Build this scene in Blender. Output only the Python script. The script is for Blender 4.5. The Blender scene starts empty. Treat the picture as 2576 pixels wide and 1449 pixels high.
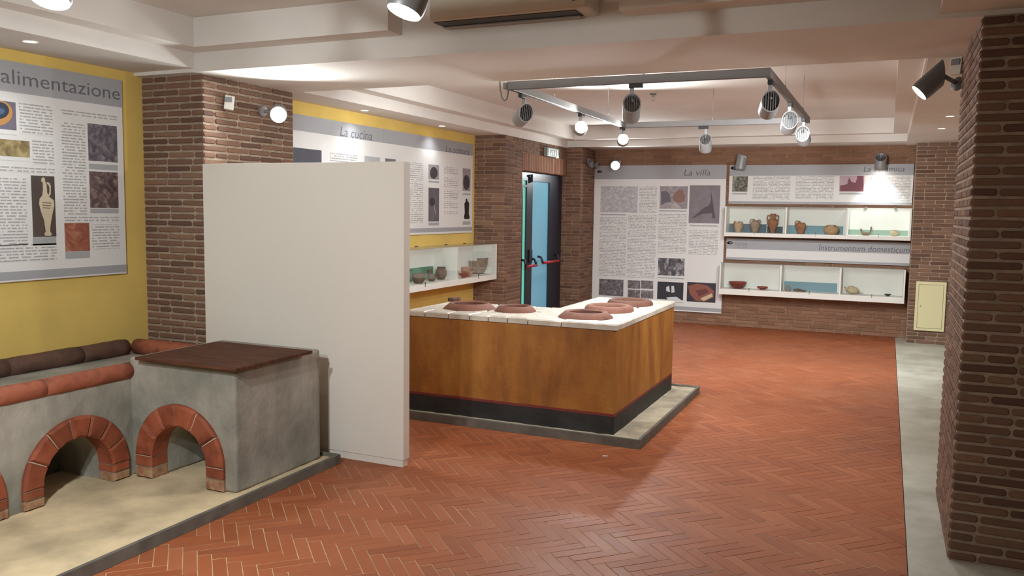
import bpy, bmesh, math, random
from mathutils import Vector, Matrix, Quaternion
from mathutils.geometry import tessellate_polygon
random.seed(7)
SC = bpy.context.scene
COL = SC.collection
PI = math.pi

# ------------------------------------------------------------------ camera
F_PX, YAW, PITCH, ROLL, CAM_H = 2107.8, 0.41925824, 0.09244692, 0.01446527, 1.69
_f = Vector((-math.sin(YAW)*math.cos(PITCH), math.cos(YAW)*math.cos(PITCH), -math.sin(PITCH)))
_r0 = Vector((math.cos(YAW), math.sin(YAW), 0)); _u0 = _r0.cross(_f)
_c, _s = math.cos(ROLL), math.sin(ROLL)
CR, CU, CF = _c*_r0+_s*_u0, -_s*_r0+_c*_u0, _f
CP = Vector((0, 0, CAM_H))
cam = bpy.data.objects.new('camera', bpy.data.cameras.new('camera'))
COL.objects.link(cam)
cam.data.sensor_fit = 'HORIZONTAL'; cam.data.sensor_width = 36
cam.data.lens = F_PX/2576*36; cam.data.clip_start = .05
m = Matrix((CR, CU, -CF)).transposed().to_4x4(); m.translation = CP
cam.matrix_world = m
SC.camera = cam

# ------------------------------------------------------------------ world, exposure
w = bpy.data.worlds.new('world'); SC.world = w; w.use_nodes = True
w.node_tree.nodes['Background'].inputs[0].default_value = (.9, .85, .8, 1)
w.node_tree.nodes['Background'].inputs[1].default_value = .02
vs = SC.view_settings
vs.view_transform = 'Standard'; vs.look = 'None'; vs.gamma = 1; vs.use_curve_mapping = False
vs.exposure = 0.25

# warm and cool lamp colours and the watts of each kind of lamp in the room
WARM, NEUT = (.93, .985, 1.0), (1.0, .95, .90)
W_TRACK, W_BAY, W_WALL, W_DOWN, W_PILLAR = 94, 95, 30, 24, 60

def ray(x, y): return CF + CR*((x-1288)/F_PX) - CU*((y-724.5)/F_PX)
def atz(x, y, z): d = ray(x, y); return CP + d*((z-CP.z)/d.z)
def aty(x, y, Y): d = ray(x, y); return CP + d*(Y/d.y)
def atx(x, y, X): d = ray(x, y); return CP + d*(X/d.x)
def proj(P):
    v = Vector(P)-CP; d = v.dot(CF)
    return (1288+F_PX*v.dot(CR)/d, 724.5-F_PX*v.dot(CU)/d, d)

# ------------------------------------------------------------------ materials
def lin(c): return tuple(((v/255)/12.92 if v/255 <= .04045 else ((v/255+.055)/1.055)**2.4) for v in c)+(1,)
MATS = {}
class N:
    """small node helper"""
    def __init__(s, name):
        s.m = bpy.data.materials.new(name); s.m.use_nodes = True; s.t = s.m.node_tree
        s.b = s.t.nodes['Principled BSDF']; s.o = s.t.nodes['Material Output']
    def n(s, t, **k):
        x = s.t.nodes.new(t)
        for a, v in k.items():
            if a.startswith('i_'): x.inputs[a[2:].replace('_', ' ')].default_value = v
            else: setattr(x, a, v)
        return x
    def l(s, a, b): s.t.links.new(a, b)
    def math(s, op, a, b=None):
        x = s.n('ShaderNodeMath', operation=op)
        for i, v in enumerate((a, b)):
            if v is None: continue
            if isinstance(v, (int, float)): x.inputs[i].default_value = v
            else: s.l(v, x.inputs[i])
        return x.outputs[0]
    def ramp(s, fac, stops):
        x = s.n('ShaderNodeValToRGB'); e = x.color_ramp.elements
        while len(e) < len(stops): e.new(.5)
        for el, (p, c) in zip(e, stops): el.position = p; el.color = lin(c)
        s.l(fac, x.inputs[0]); return x.outputs[0]
    def mix(s, fac, a, b, mode='MIX'):
        x = s.n('ShaderNodeMix', data_type='RGBA', blend_type=mode)
        for i, v in ((0, fac), (6, a), (7, b)):
            if isinstance(v, (int, float)): x.inputs[i].default_value = v
            elif isinstance(v, tuple): x.inputs[i].default_value = v
            else: s.l(v, x.inputs[i])
        return x.outputs[2]
    def noise(s, scale, detail=3, vec=None, rough=.55, dist=0):
        x = s.n('ShaderNodeTexNoise'); x.inputs['Scale'].default_value = scale
        x.inputs['Detail'].default_value = detail; x.inputs['Roughness'].default_value = rough
        x.inputs['Distortion'].default_value = dist
        s.l(vec if vec is not None else s.pos(), x.inputs['Vector']); return x.outputs[0]
    def pos(s):
        if not hasattr(s, '_p'): s._p = s.n('ShaderNodeNewGeometry').outputs['Position']
        return s._p
    def obj(s):
        if not hasattr(s, '_o'): s._o = s.n('ShaderNodeTexCoord').outputs['Object']
        return s._o
    def rnd(s):
        a = s.n('ShaderNodeObjectInfo').outputs['Random']; b = s.n('ShaderNodeNewGeometry').outputs['Random Per Island']
        return s.math('FRACT', s.math('ADD', s.math('MULTIPLY', a, 7.31), b))
    def bump(s, h, strength=.3, dist=.01):
        x = s.n('ShaderNodeBump'); x.inputs['Strength'].default_value = strength; x.inputs['Distance'].default_value = dist
        s.l(h, x.inputs['Height']); s.l(x.outputs[0], s.b.inputs['Normal'])
    def base(s, c): s.l(c, s.b.inputs['Base Color'])
def plain(name, c, rough=.6, metal=0, spec=.5, var=0, vs_=6, bump=0, bs=60, emit=None, es=0):
    if name in MATS: return MATS[name]
    k = N(name); k.b.inputs['Base Color'].default_value = lin(c); k.b.inputs['Roughness'].default_value = rough
    k.b.inputs['Metallic'].default_value = metal; k.b.inputs['Specular IOR Level'].default_value = spec
    if var:
        lo = tuple(max(0, v*(1-var)) for v in c); hi = tuple(min(255, v*(1+var)) for v in c)
        k.base(k.ramp(k.noise(vs_, 4), [(.3, lo), (.7, hi)]))
    if bump: k.bump(k.noise(bs, 4), bump, .004)
    if emit:
        k.b.inputs['Emission Color'].default_value = lin(emit); k.b.inputs['Emission Strength'].default_value = es
    MATS[name] = k.m; return k.m

def brick_mat(name, cols, rough=.85):
    k = N(name); n = k.noise(28, 5); c = k.ramp(k.rnd(), [(i/(len(cols)-1), c) for i, c in enumerate(cols)])
    k.base(k.mix(k.math('MULTIPLY', n, .55), c, lin((96, 74, 62)), 'MIX'))
    k.b.inputs['Roughness'].default_value = rough; k.b.inputs['Specular IOR Level'].default_value = .25
    k.bump(k.noise(90, 4), .5, .004); MATS[name] = k.m; return k.m
M_BRICK = brick_mat('brick_brown', [(112, 82, 66), (138, 104, 84), (122, 94, 80), (148, 114, 92), (98, 72, 62), (130, 98, 80)])
M_BRICKR = brick_mat('brick_red', [(148, 108, 84), (162, 120, 94), (140, 102, 80), (170, 128, 102)])
M_SOLDIER = brick_mat('brick_soldier', [(150, 104, 80), (172, 124, 96), (134, 92, 72), (160, 114, 88)])
M_MORTAR = plain('mortar', (156, 137, 119), .95, var=.12, vs_=14, bump=.5, bs=70)
M_MORTARB = plain('mortar_reddish', (154, 124, 102), .95, var=.1, vs_=14, bump=.5, bs=70)
def tile_mat():
    k = N('terracotta_tile')
    c = k.ramp(k.rnd(), [(0, (150, 80, 46)), (.3, (166, 92, 55)), (.55, (157, 84, 49)), (.8, (174, 102, 66)), (1, (143, 75, 46))])
    dust = k.ramp(k.noise(1.1, 5, rough=.6), [(.42, (0, 0, 0)), (.75, (120, 120, 120))])
    c = k.mix(dust, c, lin((186, 132, 100)))
    k.base(k.mix(k.math('MULTIPLY', k.noise(45, 4), .35), c, lin((138, 86, 60))))
    k.l(k.math('ADD', k.math('MULTIPLY', k.noise(3, 3), .25), .38), k.b.inputs['Roughness'])
    k.b.inputs['Specular IOR Level'].default_value = .28; k.bump(k.noise(60, 3), .15, .003); MATS['tile'] = k.m; return k.m
M_TILE = tile_mat()
M_GROUT = plain('floor_grout', (184, 156, 120), .95, var=.15, vs_=5)
def strip_mat():
    k = N('concrete_strip')
    n = k.noise(2.2, 6, rough=.65); v = k.n('ShaderNodeMapping'); v.inputs['Scale'].default_value = (9, 1.6, 1); k.l(k.pos(), v.inputs[0])
    st = k.noise(1.0, 4, v.outputs[0])
    c = k.ramp(n, [(.3, (160, 156, 140)), (.5, (186, 184, 170)), (.7, (206, 205, 192))])
    k.base(k.mix(k.ramp(st, [(.45, (0, 0, 0)), (.7, (110, 110, 110))]), c, lin((168, 158, 134))))
    k.b.inputs['Roughness'].default_value = .55; k.bump(k.noise(30, 4), .2, .004); return k.m
M_STRIP = strip_mat()
M_CEIL = plain('ceiling_paint', (224, 217, 210), .9, var=.02, vs_=1.5)
M_YELLOW = plain('yellow_paint', (224, 192, 106), .9, var=.04, vs_=2)
M_WHITE = plain('partition_white', (226, 219, 208), .75)
M_SHELF = plain('shelf_white', (232, 229, 222), .5)
M_BOARD = plain('poster_white', (226, 224, 222), .55)
M_BAND = plain('poster_band', (164, 164, 168), .55)
M_TITLE = plain('poster_title', (98, 98, 105), .6)
M_CAP = plain('poster_caption', (168, 170, 172), .6)
M_LOGO = plain('poster_logo', (236, 238, 240), .6)
M_DARKM = plain('lamp_black', (40, 38, 38), .5)
M_SILVER = plain('lamp_silver', (150, 149, 150), .45, .35)
M_FIN = plain('lamp_fin', (110, 108, 106), .5, .5)
M_GREYL = plain('lamp_grey', (98, 96, 96), .45, .3)
M_TRACK = plain('track_grey', (122, 118, 117), .5, .35)
M_WIRE = plain('steel_wire', (170, 166, 160), .4, .6)
M_LENS_ON = plain('lens_lit', (255, 250, 240), .3, emit=(255, 246, 232), es=22)
M_LENS_DN = plain('downlight_lit', (255, 250, 240), .3, emit=(255, 240, 220), es=9)
M_LENS_OFF = plain('lens_dark', (70, 70, 74), .15)
M_PLASTIC = plain('plastic_white', (226, 224, 216), .45)
M_PLGREY = plain('plastic_grey', (130, 132, 134), .4)
M_AC = plain('ac_white', (206, 196, 180), .4)
M_ACD = plain('ac_dark', (58, 54, 52), .6)
M_ACG = plain('ac_louver', (150, 146, 140), .4)
M_TRAY = plain('tray_grey', (104, 100, 92), .7, var=.12, vs_=9)
M_CREAM = plain('cabinet_cream', (216, 208, 164), .45)
M_CRLINE = plain('cabinet_gap', (96, 90, 70), .7)
M_FRAME = plain('door_black', (34, 38, 50), .4)
M_RED = plain('panic_red', (176, 44, 60), .4)
M_BLUEP = plain('door_pane_blue', (100, 146, 164), .25, emit=(92, 146, 168), es=.5)  # glow put into the pane for the lit space behind the door
M_GREENP = plain('door_pane_green', (110, 196, 176), .25, emit=(96, 190, 166), es=.5)  # same painted backlight, in the greener tone of the left leaf
M_TEAL = plain('strip_teal', (122, 156, 168), .6)
M_NAVY = plain('strip_navy', (84, 104, 118), .6)
M_SLATE = plain('strip_slate', (66, 74, 82), .6)
M_GREEN = plain('strip_green', (146, 170, 152), .6)
M_GREEND = plain('strip_deep_green', (92, 140, 118), .6)

def glass_mat():
    k = N('clear_glass'); t = k.t
    tr = k.n('ShaderNodeBsdfTransparent'); tr.inputs[0].default_value = (.97, .985, .98, 1)
    gl = k.n('ShaderNodeBsdfGlossy'); gl.inputs['Roughness'].default_value = .02
    fr = k.n('ShaderNodeLayerWeight'); fr.inputs[0].default_value = .5
    fac = k.math('ADD', k.math('MULTIPLY', k.math('POWER', fr.outputs['Facing'], 4), .7), .03)
    mx = k.n('ShaderNodeMixShader'); k.l(fac, mx.inputs[0]); k.l(tr.outputs[0], mx.inputs[1]); k.l(gl.outputs[0], mx.inputs[2])
    k.l(mx.outputs[0], k.o.inputs[0]); return k.m
M_GLASS = glass_mat()

def plaster_mat():
    k = N('oven_plaster')
    v = k.n('ShaderNodeMapping'); v.inputs['Scale'].default_value = (5, 5, 1.3); k.l(k.pos(), v.inputs[0])
    st = k.noise(1.2, 5, v.outputs[0], .6); bl = k.noise(2.6, 5)
    c = k.ramp(bl, [(.3, (126, 124, 114)), (.5, (160, 155, 143)), (.68, (182, 174, 162))])
    c = k.mix(k.ramp(st, [(.42, (0, 0, 0)), (.7, (190, 190, 190))]), c, lin((118, 111, 104)))
    c = k.mix(k.ramp(k.noise(1.1, 3), [(.45, (0, 0, 0)), (.75, (140, 140, 140))]), c, lin((128, 134, 122)))
    k.base(c); k.b.inputs['Roughness'].default_value = .9; k.bump(k.noise(14, 6), .45, .02); return k.m
M_PLASTER = plaster_mat()
M_ARCH_SHADE = plain('shaded_plaster', (92, 90, 82), .95, var=.2, vs_=5, bump=.4, bs=20)  # plaster coloured darker to imitate the shade deep inside the arches
M_TERRA = None
def terra(name, cols, scale=7, rough=.75):
    k = N(name); n = k.noise(scale, 5)
    c = k.ramp(n, [(.3+.4*i/(len(cols)-1), c) for i, c in enumerate(cols)])
    r = k.math('ADD', k.math('MULTIPLY', k.rnd(), .35), .8)
    h = k.n('ShaderNodeHueSaturation'); k.l(c, h.inputs['Color']); k.l(r, h.inputs['Value']); k.base(h.outputs[0])
    k.b.inputs['Roughness'].default_value = rough; k.bump(k.noise(50, 4), .35, .004); MATS[name] = k.m; return k.m
M_TERRA = terra('terracotta_red', [(112, 54, 34), (148, 76, 48), (162, 90, 60)])
M_TERRAP = terra('terracotta_pale', [(150, 92, 62), (182, 146, 112), (134, 72, 50)], 9)
M_TERRAD = terra('terracotta_sooty', [(58, 42, 36), (96, 66, 52), (70, 50, 42)], 5)
M_TERRAM = terra('terracotta_mid', [(140, 74, 52), (168, 94, 66), (120, 64, 46)])
M_RIM = terra('jar_rim_clay', [(112, 74, 60), (128, 84, 68), (100, 64, 52)])
M_SAND = plain('tray_sand', (206, 186, 150), .95, var=.14, vs_=3.5, bump=.6, bs=40)
M_CEMENT = plain('tray_cement', (168, 156, 134), .95, var=.15, vs_=5, bump=.6, bs=40)
M_STONE = plain('counter_stone', (204, 195, 182), .42, var=.09, vs_=9, bump=.5, bs=22)
M_GROUTG = plain('counter_joint', (104, 96, 86), .9)
M_MORTL = plain('lime_mortar', (196, 180, 156), .9)
def wood_mat():
    k = N('dark_wood'); v = k.n('ShaderNodeMapping'); v.inputs['Scale'].default_value = (2, 22, 22); k.l(k.pos(), v.inputs[0])
    n = k.noise(2.2, 5, v.outputs[0])
    k.base(k.ramp(n, [(.3, (62, 37, 26)), (.5, (86, 53, 38)), (.7, (102, 66, 48))]))
    k.b.inputs['Roughness'].default_value = .75; k.b.inputs['Specular IOR Level'].default_value = .2; k.bump(n, .2, .004); return k.m
M_WOOD = wood_mat()
def counter_mat():
    k = N('painted_counter'); sp = k.n('ShaderNodeSeparateXYZ'); k.l(k.pos(), sp.inputs[0]); z = sp.outputs[2]
    v = k.n('ShaderNodeMapping'); v.inputs['Scale'].default_value = (4, 4, 1.2); k.l(k.pos(), v.inputs[0])
    a = k.noise(1.3, 5, v.outputs[0], .6); b = k.noise(3.2, 5)
    c = k.ramp(a, [(.3, (132, 80, 26)), (.5, (164, 104, 36)), (.7, (180, 128, 52))])
    c = k.mix(k.ramp(b, [(.5, (0, 0, 0)), (.75, (150, 150, 150))]), c, lin((128, 84, 44)))
    wob = k.math('ADD', z, k.math('MULTIPLY', k.math('SUBTRACT', k.noise(9, 2), .5), .012))
    c = k.mix(k.math('LESS_THAN', wob, .207), c, lin((122, 44, 38)))
    bk = k.ramp(k.noise(4, 5), [(.35, (26, 24, 26)), (.7, (48, 46, 46))])
    c = k.mix(k.math('LESS_THAN', wob, .187), c, bk)
    k.base(c); k.b.inputs['Roughness'].default_value = .6; k.bump(k.noise(11, 5), .35, .015); return k.m
M_COUNTER = counter_mat()

def text_mat(p, dark=(140, 138, 140), bg=(226, 224, 222), seed=0):
    k = N('printed_text'); sp = k.n('ShaderNodeSeparateXYZ'); k.l(k.obj(), sp.inputs[0])
    x, z = sp.outputs[0], sp.outputs[2]
    zz = k.math('DIVIDE', z, p); ln = k.math('FLOOR', zz); fr = k.math('FRACT', zz)
    on = k.math('MULTIPLY', k.math('GREATER_THAN', fr, .28), k.math('LESS_THAN', fr, .74))
    cb = k.n('ShaderNodeCombineXYZ'); k.l(k.math('MULTIPLY', x, 1/p), cb.inputs[0]); k.l(k.math('MULTIPLY', ln, 3.7), cb.inputs[1]); cb.inputs[2].default_value = seed*1.7
    n = k.noise(.9, 1, cb.outputs[0]); n2 = k.noise(4.2, 1, cb.outputs[0])
    ink = k.math('MULTIPLY', k.math('MULTIPLY', k.math('GREATER_THAN', n, .43), on), k.math('ADD', k.math('MULTIPLY', n2, .9), .25))
    k.base(k.mix(ink, lin(bg), lin(dark))); k.b.inputs['Roughness'].default_value = .6; return k.m
M_TXT = {p: text_mat(p, seed=i) for i, p in enumerate((.0195, .021, .0235, .026))}
_pc = {}
def photo_mat(cols, scale=9, dist=1.2, seed=0):
    key = (tuple(cols), scale, dist, seed)
    if key in _pc: return _pc[key]
    k = N('printed_photo'); v = k.n('ShaderNodeMapping'); v.inputs['Location'].default_value = (seed*3.1, seed*1.3, seed*2.2); k.l(k.obj(), v.inputs[0])
    n = k.noise(scale, 4, v.outputs[0], .6, dist)
    k.base(k.ramp(n, [(.3+.4*i/max(1, len(cols)-1), c) for i, c in enumerate(cols)]))
    k.b.inputs['Roughness'].default_value = .55; _pc[key] = k.m; return k.m

# ------------------------------------------------------------------ object helpers
def link(o, parent=None):
    COL.objects.link(o)
    if parent is not None: o.parent = parent
    return o
def mesh(name, verts, faces, smooth=False):
    me = bpy.data.meshes.new(name); me.from_pydata([tuple(v) for v in verts], [], faces); me.update()
    if smooth: me.polygons.foreach_set('use_smooth', [True]*len(me.polygons))
    return me
def fixn(me):
    b = bmesh.new(); b.from_mesh(me); bmesh.ops.recalc_face_normals(b, faces=b.faces); b.to_mesh(me); b.free(); return me
def ob(name, me, mat, parent=None, loc=(0, 0, 0), rot=(0, 0, 0), **props):
    o = bpy.data.objects.new(name, me)
    if mat is not None and (not me.materials): me.materials.append(mat)
    o.location = loc; o.rotation_euler = rot
    for k_, v in props.items(): o[k_] = v
    return link(o, parent)
def thing(name, label, cat, loc=(0, 0, 0), rotz=0, group=None):
    o = bpy.data.objects.new(name, None); o.location = loc; o.rotation_euler = (0, 0, rotz); o.empty_display_size = .1
    o['label'] = label; o['category'] = cat
    if group: o['group'] = group
    return link(o)
def tag(o, label, cat, group=None):
    o['label'] = label; o['category'] = cat
    if group: o['group'] = group
    return o
def struct(name, me, mat): return ob(name, me, mat, kind='structure')
def boxv(x0, x1, y0, y1, z0, z1):
    return [(x0, y0, z0), (x1, y0, z0), (x1, y1, z0), (x0, y1, z0), (x0, y0, z1), (x1, y0, z1), (x1, y1, z1), (x0, y1, z1)]
BOXF = [(0, 3, 2, 1), (4, 5, 6, 7), (0, 1, 5, 4), (1, 2, 6, 5), (2, 3, 7, 6), (3, 0, 4, 7)]
class MB:
    def __init__(s): s.v = []; s.f = []
    def add(s, v, f): n = len(s.v); s.v += [tuple(a) for a in v]; s.f += [tuple(i+n for i in q) for q in f]; return s
    def box(s, *a): return s.add(boxv(*a), BOXF)
    def me(s, name='mesh', smooth=False): return mesh(name, s.v, s.f, smooth)
def bevel(me, w_, seg=2):
    b = bmesh.new(); b.from_mesh(me); bmesh.ops.bevel(b, geom=b.edges[:], offset=w_, segments=seg, affect='EDGES', profile=.5); b.to_mesh(me); b.free(); return me
def bevel_sharp(me, w_, seg=2):
    b = bmesh.new(); b.from_mesh(me); bmesh.ops.recalc_face_normals(b, faces=b.faces)
    e = [x for x in b.edges if len(x.link_faces) == 2 and x.calc_face_angle() > .6]
    bmesh.ops.bevel(b, geom=e, offset=w_, segments=seg, affect='EDGES', profile=.5, clamp_overlap=True); b.to_mesh(me); b.free(); return me
def box(name, a, mat, parent=None, bev=0, **props):
    me = mesh(name, boxv(*a), BOXF)
    if bev: bevel(me, bev)
    return ob(name, me, mat, parent, **props)
def lathe(prof, n=24, smooth=True, cut=None, cap=True):
    """prof: [(r, z)]; cut(theta) -> highest z that is still there (broken rims)"""
    v, f = [], []
    for (r, z) in prof:
        for i in range(n):
            t = 2*PI*i/n; zz = z
            v.append((r*math.cos(t), r*math.sin(t), zz))
    for j in range(len(prof)-1):
        for i in range(n):
            k = (i+1) % n
            if cut and max(prof[j][1], prof[j+1][1]) > cut((i+.5)/n*2*PI): continue
            f.append((j*n+i, j*n+k, (j+1)*n+k, (j+1)*n+i))
    if cap and prof[0][0] > .0005: f.append(tuple(range(n-1, -1, -1)))
    me = mesh('lathe', v, f, smooth)
    if smooth: me.set_sharp_from_angle(angle=math.radians(38))
    return me
def solid(o, t=.006):
    md = o.modifiers.new('solidify', 'SOLIDIFY'); md.thickness = t; md.offset = -1; return o
def tube(pts, r, n=10, smooth=True):
    pts = [Vector(p) for p in pts]; v, f = [], []; up = Vector((0, 0, 1)); prev = None
    for i, p in enumerate(pts):
        d = ((pts[min(i+1, len(pts)-1)]-pts[max(i-1, 0)]).normalized())
        if prev is None:
            a = d.cross(up if abs(d.z) < .9 else Vector((1, 0, 0))).normalized()
        else: a = (prev - d*prev.dot(d)).normalized()
        prev = a; b = d.cross(a); rr = r[i] if isinstance(r, (list, tuple)) else r
        for k in range(n):
            t = 2*PI*k/n; v.append(p+a*(rr*math.cos(t))+b*(rr*math.sin(t)))
    for i in range(len(pts)-1):
        for k in range(n):
            q = (k+1) % n; f.append((i*n+k, i*n+q, (i+1)*n+q, (i+1)*n+k))
    f.append(tuple(range(n-1, -1, -1))); f.append(tuple((len(pts)-1)*n+k for k in range(n)))
    return mesh('tube', v, f, smooth)
def prism(poly, axis_fn, d0, d1):
    """poly: [(a,b)] outline, axis_fn(a,b,d)->xyz; concave ok"""
    n = len(poly); v = [axis_fn(a, b, d0) for a, b in poly]+[axis_fn(a, b, d1) for a, b in poly]
    tris = tessellate_polygon([[Vector((a, b, 0)) for a, b in poly]])
    f = [tuple(t) for t in tris]+[tuple(i+n for i in t) for t in tris]
    f += [(i, (i+1) % n, (i+1) % n+n, i+n) for i in range(n)]
    return fixn(mesh('prism', v, f))

# ------------------------------------------------------------------ brick masonry
def brick_mesh(L, H, D, seed):
    rg = random.Random(seed); v = []; c = min(.0085, H*.26)
    def ring(inset, y):
        hx, hz = L/2-inset, H/2-inset; o = []
        for sx, sz in ((-1, -1), (1, -1), (1, 1), (-1, 1)):
            q = [(sx*hx, sz*(hz-c)), (sx*(hx-c), sz*hz)]
            if (sx, sz) in ((1, -1), (-1, 1)): q.reverse()
            o += q
        return [(a+rg.uniform(-.0012, .0012), y+rg.uniform(-.001, .001), b+rg.uniform(-.0012, .0012)) for a, b in o]
    v += ring(0, .02); v += ring(0, -D+.005); v += ring(.005, -D)
    f = []
    for j in (0, 8):
        for i in range(8): k = (i+1) % 8; f.append((j+i, j+k, j+8+k, j+8+i))
    f.append(tuple(range(16, 24)))
    return mesh('brick', v, f)
_bm = {}
def get_brick(L, H, D, mat):
    key = (round(L/.02), round(H, 4), round(D, 3), random.randrange(3), mat.name)
    if key not in _bm:
        me = brick_mesh(key[0]*.02, H, D, hash(key) % 9999); me.materials.append(mat); _bm[key] = me
    return _bm[key], key[0]*.02
def masonry(u0, u1, z0, z1, course, blen, seed, joint=.011, half_first=True):
    """brick rectangles (uc, zc, L) in running bond with irregular lengths"""
    rg = random.Random(seed); out = []; nrow = max(1, round((z1-z0)/course)); ch = (z1-z0)/nrow
    for r in range(nrow):
        u = u0; first = True
        while u < u1-.015:
            L = blen*rg.uniform(.93, 1.07)
            if first and ((r % 2 == 0) == half_first): L = blen*rg.uniform(.45, .58)
            elif rg.random() < .12: L = blen*.5
            first = False
            if u1-(u+L) < blen*.3: L = u1-u
            out.append((u+L/2, z0+(r+.5)*ch, L-joint)); u += L
    return out, ch
def lay(parent, frame, rects, ch, mat, pick=None, joint=.011, D=.012, cap=300):
    """frame(u, z) -> (point on mortar face, rotation about z); pick(u,z) True -> own object"""
    inds = [q for q in rects if pick is None or pick(q[0], q[1])]; rest = [q for q in rects if not (pick is None or pick(q[0], q[1]))]
    if len(inds) > cap:
        inds.sort(key=lambda q: (Vector(frame(q[0], q[1])[0])-CP).length); rest += inds[cap:]; inds = inds[:cap]
    H = ch-joint
    for (u, z, L) in inds:
        p, rz = frame(u, z); me, L0 = get_brick(L, H, D, mat)
        o = ob('brick', me, mat, parent, p, (random.uniform(-.012, .012), random.uniform(-.006, .006), rz+random.uniform(-.008, .008)))
        o.scale = (L/L0, 1, 1)
    if rest:
        mb = MB()
        for (u, z, L) in rest:
            p, rz = frame(u, z); t = Matrix.Translation(p) @ Matrix.Rotation(rz, 4, 'Z')
            src = brick_mesh(L, H, D, int(u*977+z*313) % 999)
            mb.add([t @ vv.co for vv in src.vertices], [tuple(q.vertices) for q in src.polygons]); bpy.data.meshes.remove(src)
        ob('brick_courses', mb.me('brick_courses'), mat, parent, kind='stuff')
    return len(inds)

# ------------------------------------------------------------------ room dimensions
XL, XC = -5.08, -4.95          # yellow wall of the near and the far bay
YB = 12.75                     # back wall
ZS, ZBEAM, ZL, ZCEIL = 2.65, 2.625, 2.757, 2.95
XE = .17                       # edge of the terracotta
XR = 1.7                       # right wall
YN = -3.0                      # wall behind the camera

# floor
floor = struct('floor', mesh('floor', [(-5.3, YN, -.0016), (XE, YN, -.0016), (XE, YB+.1, -.0016), (-5.3, YB+.1, -.0016)], [(0, 1, 2, 3)]), M_GROUT)
struct('floor_border', MB().box(XE+.004, XR+.1, YN, YB+.1, -.05, .001).me(), M_STRIP)
def clip(poly, a, b, c):       # keep a*x+b*y<=c
    o = []
    for i in range(len(poly)):
        p, q = poly[i], poly[(i+1) % len(poly)]; dp, dq = a*p[0]+b*p[1]-c, a*q[0]+b*q[1]-c
        if dp <= 0: o.append(p)
        if dp*dq < 0: t = dp/(dp-dq); o.append((p[0]+t*(q[0]-p[0]), p[1]+t*(q[1]-p[1])))
    return o
TW, TG = .0655, .0045
S2 = math.sqrt(.5); T0 = (-2.095, 4.1286)
def tw(a, b): return (T0[0]+S2*(a+b)*TW, T0[1]+S2*(a-b)*TW)
def tile_poly(a0, b0, da, db):
    g = TG/TW/2; return [tw(a0+g, b0+g), tw(a0+g, b0+db-g), tw(a0+da-g, b0+db-g), tw(a0+da-g, b0+g)]
def tile_mesh(poly, cx, cy):
    n = len(poly); P = [(x-cx, y-cy) for x, y in poly]
    v = [(x, y, -.006) for x, y in P]+[(x, y, -.0012) for x, y in P]+[(x*.985, y*.985, 0) for x, y in P]
    f = [(i, (i+1) % n, (i+1) % n+n, i+n) for i in range(n)]+[(i+n, (i+1) % n+n, (i+1) % n+2*n, i+2*n) for i in range(n)]+[tuple(range(2*n, 3*n))]
    return fixn(mesh('floor_tile', v, f))
tiles = []
for mm in range(-40, 40):
    for k in range(-140, 160):
        for (a0, b0, da, db) in ((k+8*mm, k, 4, 1), (k+8*mm, k-7, 1, 4)):
            p = tile_poly(a0, b0, da, db); cx = sum(q[0] for q in p)/4; cy = sum(q[1] for q in p)/4
            if cx < -5.3 or cx > XE+.14 or cy < 1.6 or cy > YB+.1: continue
            full = all(q[0] < XE for q in p)
            if not full: p = clip(p, 1, 0, XE)
            if len(p) < 3: continue
            tiles.append((cx, cy, p, full, da > db))
def tile_seen(cx, cy):
    if cx < -3.24 and cy < 4.45: return False
    if -3.56 < cx < -1.54 and 5.73 < cy < 7.8: return False
    x, y, d = proj((cx, cy, 0))
    if x < 1030 and cy > 4.62: return False
    return d > 0 and -10 < x < 2590 and y < 1470
near = sorted([t for t in tiles if tile_seen(t[0], t[1])], key=lambda t: proj((t[0], t[1], 0))[2])
for t in near[:300]: pass
own = set(id(t) for t in near[:300])
_tm = {}
mb = MB()
for t in tiles:
    cx, cy, p, full, hor = t
    if id(t) in own:
        if full:
            if hor not in _tm: _tm[hor] = tile_mesh(p, cx, cy); _tm[hor].materials.append(M_TILE)
            me = _tm[hor]
        else: me = tile_mesh(p, cx, cy)
        o = ob('floor_tile', me, M_TILE, floor, (cx, cy, random.uniform(-.0006, .0006)), (random.uniform(-.004, .004), random.uniform(-.004, .004), 0))
    else:
        n = len(p); mb.add([(x, y, -.006) for x, y in p]+[(x, y, 0) for x, y in p], [(i, (i+1) % n, (i+1) % n+n, i+n) for i in range(n)]+[tuple(range(n, 2*n))])
ob('floor_tiles', fixn(mb.me('floor_tiles')), M_TILE, floor, kind='stuff')

# walls
struct('wall_left', MB().box(XL-.15, XL, YN, 5.2, 0, 3).box(XC-.28, XC, 5.2, 9.9, 0, 3).me(), M_YELLOW)
struct('wall_right', MB().box(XR, XR+.15, YN, YB+.1, 0, 3).me(), M_WHITE)
struct('wall_rear', MB().box(XL-.15, XR+.15, YN-.15, YN, 0, 3).me(), M_WHITE)
wb = struct('wall_back', MB().box(-4.9, XR+.1, YB+.012, YB+.2, 0, 3).me(), M_MORTARB)
rects, ch = masonry(-4.3, .33, 0.0, 2.655, .0497, .242, 3)
lay(wb, lambda u, z: (Vector((u, YB+.012, z)), 0), rects, ch, M_BRICKR, lambda u, z: z > 2.40 or (z < .52 and u > -2.95), joint=.008)

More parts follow.
